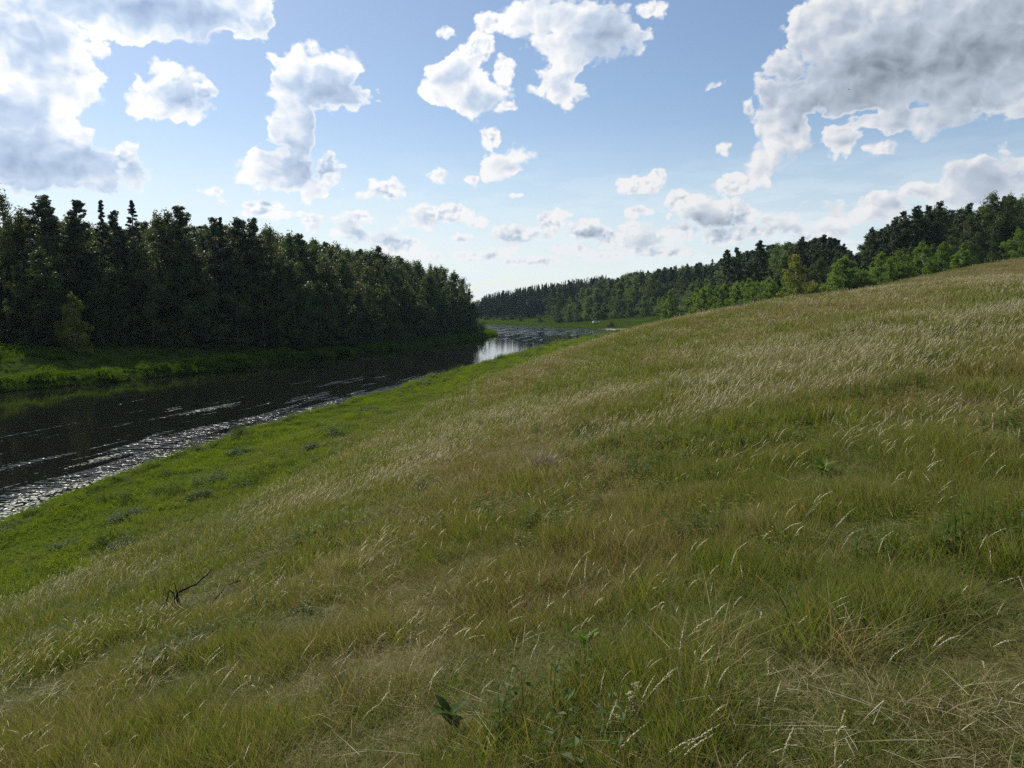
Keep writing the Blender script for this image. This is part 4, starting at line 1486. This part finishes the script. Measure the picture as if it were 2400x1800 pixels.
# low growth under the left forest edge
under = bpy.data.collections.new('undergrowth')
for i in range(3):
    under.objects.link(bpy.data.objects.new('tuft_%02d' % i, PROTO[('leafy_bush', i)][1]))
P = []
for i in range(420):
    s = rng.random() * Ltot
    q = np.concatenate([[0], np.cumsum(np.hypot(*np.diff(FRONT_L, axis=0).T))])
    x0, y0 = np.interp(s, q, FRONT_L[:, 0]), np.interp(s, q, FRONT_L[:, 1])
    o_ = rng.uniform(-1, 16)
    P.append((x0 - o_, y0 + o_ * .25))
P = np.array(P)
scatter('undergrowth', 'dark bushes filling the foot of the far-bank forest', under, on_ground(P, .1), rng.uniform(.5, 1.0, len(P)), rng.integers(0, 3, len(P)))

# ------------------------------------------------------------------ single things on the meadow
def hit(px, py):
    """the spot of ground seen at a point of the photograph"""
    u, v = ray(px, py)
    d = 1.2
    while d < 600:
        if EYE + v * d <= ground(u * d, d):
            lo, hi = d - max(.1, d * .02), d
            for _ in range(20):
                m = (lo + hi) / 2
                if EYE + v * m <= ground(u * m, m):
                    hi = m
                else:
                    lo = m
            return u * hi, hi
        d += max(.1, d * .02)
    return u * d, d


def thing(name, label, cat, x, y, group=None, dz=0.0):
    o = link(bpy.data.objects.new(name, None))
    o.empty_display_size = .2
    o.location = (x, y, ground(x, y) + dz)
    tag(o, label, cat, group)
    return o


def part(name, parent, v, f, mat, rnd=None, tip=None, smooth=False):
    v = np.asarray(v, float)
    return link(bpy.data.objects.new(name, mesh_tris(name, v, f, mat, {'rnd': np.full(len(v), .5) if rnd is None else rnd, 'tip': np.zeros(len(v)) if tip is None else tip}, smooth)), parent)


twig_mat = bark('dark_wet_wood', (.010, .009, .008), (.045, .038, .032), 30)


def twig(parent, name, pts, r0, r1, jit=.004):
    pts = np.array(pts, float)
    q = [pts[0]]
    for a, b in zip(pts[:-1], pts[1:]):
        for t in (.33, .66, 1):
            q.append(a + (b - a) * t + rng.normal(0, jit, 3))
    v, f = tube(q, np.linspace(r0, r1, len(q)), 6)
    return part(name, parent, v, f, twig_mat, smooth=True)


# dead branch left of the curved stick: positions in photograph pixels over its foot, turned into metres
bx, by = hit(417, 1424)
m = by / 1800
root = thing('dead_branch', 'black broken branch with an arched twig stuck in the grass at lower left', 'branch', bx, by)


def P_(dx, dz, dy=0.0):
    return (dx * m, dy * m, dz * m)


twig(root, 'main_limb', [P_(4, 40), P_(18, 44, 5), P_(40, 54, 12), P_(64, 73, 22), P_(75, 88, 28)], 3.0 * m, 1.2 * m)
twig(root, 'upright_twig', [P_(3, -6), P_(2, 28), P_(-2, 46), P_(-6, 62)], 2.2 * m, .9 * m)
twig(root, 'arched_twig', [P_(-26, -2, -4), P_(-22, 28, -4), P_(-18, 44, -2), P_(-12, 40), P_(-7, 24), P_(-6, 2)], 1.9 * m, 1.5 * m)
twig(root, 'upright_twig', [P_(-4, -4, 3), P_(-5, 22, 3), P_(-2, 38, 2)], 2.4 * m, 1.6 * m)
twig(root, 'rotten_stump', [P_(-20, -2), P_(-8, 8), P_(4, 6), P_(16, -4)], 4.5 * m, 3.5 * m, .01)

sx1, sy1 = hit(482, 1436)
sx2, sy2 = hit(562, 1392)
ms = sy1 / 1800
root = thing('curved_stick', 'bare dark curved stick lying in the grass right of the black branch', 'stick', sx1, sy1)
e = np.array([sx2 - sx1, sy2 - sy1, ground(sx2, sy2) - ground(sx1, sy1)])
twig(root, 'stem', [(0, 0, .02), e * .35 + (0, 0, .10), e * .7 + (0, 0, .15), e + (.02, 0, .14)], 2.0 * ms, 1.5 * ms, .003)
twig(root, 'side_twig', [e * .92 + (0, 0, .14), e * 1.06 + (.0, 0, .19), e * 1.12 + (0, 0, .17)], 1.0 * ms, .5 * ms, .003)


def broad_leaf(L, w, curl, n=6):
    """one leaf blade with a midrib fold, along +x"""
    V, F = [], []
    for k in range(n + 1):
        t = k / n
        ww = w * math.sin(math.pi * min(1, .06 + .94 * t ** .8)) ** .8 if k < n else .002
        z = L * (.9 * t * curl[0] - curl[1] * t * t)
        V += [(L * t, ww, z + ww * .35), (L * t, 0, z), (L * t, -ww, z + ww * .35)]
        if k:
            o = 3 * (k - 1)
            for c in (0, 1):
                F += [[o + c, o + 3 + c, o + 4 + c], [o + c, o + 4 + c, o + 1 + c]]
    return np.array(V), np.array(F)


plant_mat = leaf_material('broad_leaves', (.065, .115, .012), (.105, .165, .020), .5, rough=.5, spec=.15)
nettle_mat = leaf_material('dark_leaves', (.026, .052, .010), (.055, .095, .018), .4, rough=.6, spec=.1)
for px, py, size, n_lf, lab, mat_ in [
    (1368, 1528, 34, 8, 'small plant with broad bright green leaves in the middle of the near grass', plant_mat),
    (1926, 1120, 30, 7, 'broad-leaved green plant low on the slope at right', plant_mat),
    (1058, 1716, 44, 13, 'dark leafy plant near the bottom edge of the picture', nettle_mat),
]:
    x, y = hit(px, py)
    mm = y / 1800
    root = thing('leafy_plant', lab, 'plant', x, y, None)
    for k in range(n_lf):
        L = size * mm * rng.uniform(.8, 1.25)
        v, f = broad_leaf(L, L * .24, (rng.uniform(.7, 1.3), rng.uniform(.2, .55)))
        a = k * 2.4 + rng.normal(0, .25)
        lift = (k / n_lf) * size * mm * .7
        c_, s_ = math.cos(a), math.sin(a)
        v = np.column_stack([v[:, 0] * c_ - v[:, 1] * s_, v[:, 0] * s_ + v[:, 1] * c_, v[:, 2] + lift + .03])
        part('leaf', root, v, f, mat_, rnd=np.full(len(v), rng.random()), smooth=True)
    v, f = tube([(0, 0, -.02), (0, 0, size * mm * .9)], [.006, .003], 5)
    part('stem', root, v, f, mat_)

# plant with cream flower heads
cream_mat = leaf_material('cream_petals', (.34, .33, .19), (.46, .45, .30), .3)
x, y = hit(1482, 1706)
mm = y / 1800
root = thing('flowering_herb', 'herb with clusters of tiny cream flowers near the bottom edge, right of centre', 'flower', x, y)
for dx, dz in [(8, 116), (-4, 88), (4, 70), (-8, 48), (10, 52), (-36, 30), (14, 18)]:
    top = np.array([dx * mm, 0, dz * mm * .95])
    v, f = tube([(dx * mm * .2, 0, 0), top * (.7, 1, .55), top], [.0022, .0018, .0012], 4)
    part('stem', root, v, f, green_mat)
    n_ = 26
    c = top + rng.normal(0, 1, (n_, 3)) * np.array([5, 5, 5]) * mm
    v, f, r = leaves(c, np.tile((.004, .004, .004), (n_, 1)), 4, .006, .8)
    part('flower_head', root, v, f, cream_mat, rnd=r)

# rusty heap of dead grass
x, y = hit(1268, 1104)
mm = y / 1800
root = thing('dead_grass_clump', 'rust-brown clump of dead grass lying on the middle of the slope', 'grass clump', x, y)
rb_mat = leaf_material('rust_brown_grass', (.11, .072, .030), (.21, .145, .075), .3, stray=(.26, .22, .13))
v, f, t, r = blades(300, 26 * mm, (.15, .36), .009, (.4, 1.2), (.5, 0), 3, .9, .45)
v[:, 2] += .10 * np.exp(-(v[:, 0] / (22 * mm)) ** 2 - (v[:, 1] / (16 * mm)) ** 2)
part('dead_blades', root, v, f, rb_mat, rnd=r, tip=t)
v, f, t, r = blades(120, 22 * mm, (.15, .4), .012, (.2, .8), (.3, 0), 3)
v = v + (6 * mm, -10 * mm, 0)
part('grey_blades', root, v, f, straw_mat, rnd=r, tip=t)

# darker weeds on the near bank
dock_mat = leaf_material('dock_leaves', (.018, .030, .010), (.045, .055, .020), .25, rough=.6, spec=.1)
WEEDS = [  # column, foot row, width, height (pixels), material, label
    (783, 1027, 16, 34, dock_mat, 'dark dock with upright spikes at the edge of the green bank'),
    (729, 1058, 26, 26, dock_mat, 'round dark weed left of and below the dark dock'),
    (656, 1090, 26, 12, nettle_mat, 'low dark weed patch below the round dark weed'),
    (493, 1138, 66, 50, nettle_mat, 'largest dark weed clump on the near bank'),
    (470, 1168, 46, 30, nettle_mat, 'weed clump below the largest one on the near bank'),
    (405, 1196, 50, 30, lush_mat, 'tall grass clump left of and below the largest weed clump'),
    (305, 1215, 78, 34, nettle_mat, 'grey-green weed clump in the middle of the near bank'),
    (296, 1282, 62, 32, nettle_mat, 'rounded weed clump at the upper edge of the bank, lower left'),
    (158, 1284, 56, 20, nettle_mat, 'flat dark weed patch on the bank at lower left'),
    (170, 1188, 60, 24, lush_mat, 'grass clump close to the water at left'),
    (30, 1240, 60, 18, nettle_mat, 'grey-green weeds by the water at the left edge'),
    (560, 1066, 46, 20, nettle_mat, 'small weed patch right of the largest weed clump'),
    (860, 963, 40, 12, nettle_mat, 'low dark weeds on the bank right of the dark dock'),
    (1000, 903, 40, 10, nettle_mat, 'low weeds on the narrowing bank towards the bend'),
]
for px, py, w_, h_, mat_, lab in WEEDS:
    x, y = hit(px, py)
    mm = y / 1800
    root = thing('bank_weed', lab, 'weed', x, y, 'dark weeds on the near bank')
    n_ = int(12 + w_ * .5)
    if h_ > w_:
        for dx in (-7, 0, 6):
            v, f, t, r = herb(3, 2 * mm, (h_ * mm * .7, h_ * mm), 7 * mm, 16)
            part('spike', root, v + (dx * mm, 0, 0), f, mat_, rnd=r, tip=t)
    else:
        v, f, t, r = herb(int(n_ * 1.6), w_ * mm * .62, (h_ * mm * .30, h_ * mm * .85), 8 * mm, 9)
        v = v * (1, 1.5, 1)
        part('stems', root, v, f, mat_, rnd=r, tip=t)

# ------------------------------------------------------------------ far away: a parked car, a bird
def box_part(name, parent, lo, hi, mat, top_in=0.0):
    (x0, y0, z0), (x1, y1, z1) = lo, hi
    i = top_in
    v = [(x0, y0, z0), (x1, y0, z0), (x1, y1, z0), (x0, y1, z0), (x0 + i, y0 + .12 * (i > 0), z1), (x1 - i, y0 + .12 * (i > 0), z1), (x1 - i, y1 - .12 * (i > 0), z1), (x0 + i, y1 - .12 * (i > 0), z1)]
    f = []
    for a, b, c, d in ((0, 3, 2, 1), (4, 5, 6, 7), (0, 1, 5, 4), (1, 2, 6, 5), (2, 3, 7, 6), (3, 0, 4, 7)):
        f += [[a, b, c], [a, c, d]]
    return part(name, parent, v, f, mat)


def plain(name, col, rough=.4, spec=.5, metal=0.0):
    mt, n, out = material(name)
    b = principled(n, Base_Color=col, Roughness=n.math('MULTIPLY_ADD', n.noise(n.new('ShaderNodeTexCoord').outputs['Object'], 6, 3), .2, rough - .1), Specular_IOR_Level=spec, Metallic=metal)
    n.t.links.new(b.outputs[0], out.inputs[0])
    return mt


white_paint, glass_mat, tyre_mat = plain('white_car_paint', (.78, .78, .77), .3), plain('car_glass', (.02, .022, .025), .12), plain('tyre_rubber', (.02, .02, .02), .8)
x, y = at_distance(1397, 430, 752)
root = thing('parked_car', 'tiny white car with dark windows parked on the far meadow', 'car', x, y, None, .25)
root.rotation_euler = (0, 0, .35)
box_part('body', root, (-1.95, -.82, .25), (1.95, .82, .82), white_paint)
box_part('cabin', root, (-1.5, -.74, .823), (.95, .74, 1.42), glass_mat, .35)
box_part('roof', root, (-1.13, -.60, 1.423), (.58, .60, 1.47), white_paint)
box_part('hood', root, (.97, -.72, .823), (1.9, .72, .90), white_paint)
for sx in (-1.2, 1.2):
    for sy in (-.83, .83):
        a = np.linspace(0, 2 * np.pi, 14, endpoint=False)
        v = np.concatenate([np.column_stack([sx + .31 * np.cos(a), np.full(14, sy - .09), .31 + .31 * np.sin(a)]), np.column_stack([sx + .31 * np.cos(a), np.full(14, sy + .09), .31 + .31 * np.sin(a)])])
        f = []
        for k in range(14):
            k2 = (k + 1) % 14
            f += [[k, k2, 14 + k2], [k, 14 + k2, 14 + k]]
            if 0 < k < 13:
                f += [[0, k, k + 1 if k < 13 else 0], [14, 14 + k + 1, 14 + k]]
        part('wheel', root, v, f, tyre_mat)

feather = plain('dark_feathers', (.02, .02, .022), .7, .2)
u, v_ = ray(1990, 210)
bird_d = 150
root = link(bpy.data.objects.new('bird', None))
root.location = (u * bird_d, bird_d, EYE + v_ * bird_d)
root.rotation_euler = (.1, .15, .5)
tag(root, 'tiny dark bird flying before the big grey cloud at upper right', 'bird')
v, f = tube([(0, -.16, 0), (0, -.1, .01), (0, 0, 0), (0, .10, 0), (0, .2, .005)], [.008, .035, .045, .03, .01], 8)
part('body', root, v, f, feather, smooth=True)
for s in (-1, 1):
    V = np.array([(0, -.06, .01), (s * .16, -.09, .10), (s * .36, .0, .06), (s * .17, .03, .09), (0, .05, .01), (s * .09, -.03, .065)], float)
    part('wing', root, V, [[0, 1, 5], [1, 3, 5], [1, 2, 3], [5, 3, 4], [0, 5, 4]], feather)
part('tail', root, [(-.02, .18, 0), (.02, .18, 0), (.05, .30, 0), (-.05, .30, 0), (0, .24, .012)], [[0, 1, 4], [1, 2, 4], [2, 3, 4], [3, 0, 4]], feather)

# ------------------------------------------------------------------ air
hz, n, out = material('haze_air')
vol = n.new('ShaderNodeVolumePrincipled')
vol.inputs['Color'].default_value = (.50, .72, 1.0, 1)
vol.inputs['Density'].default_value = HAZE
vol.inputs['Anisotropy'].default_value = 0.2
n.t.links.new(vol.outputs[0], out.inputs['Volume'])
X0, X1, Y0, Y1, Z0, Z1 = -720, 740, -110, 1400, -3.3, 92
v = [(x, y, z) for z in (Z0, Z1) for y in (Y0, Y1) for x in (X0, X1)]
f = []
for a, b, c, d in ((0, 2, 3, 1), (4, 5, 7, 6), (0, 1, 5, 4), (2, 6, 7, 3), (0, 4, 6, 2), (1, 3, 7, 5)):
    f += [[a, b, c], [a, c, d]]
tag(link(bpy.data.objects.new('haze', mesh_tris('haze', v, f, hz))), 'thin summer haze in the valley air', kind='stuff')
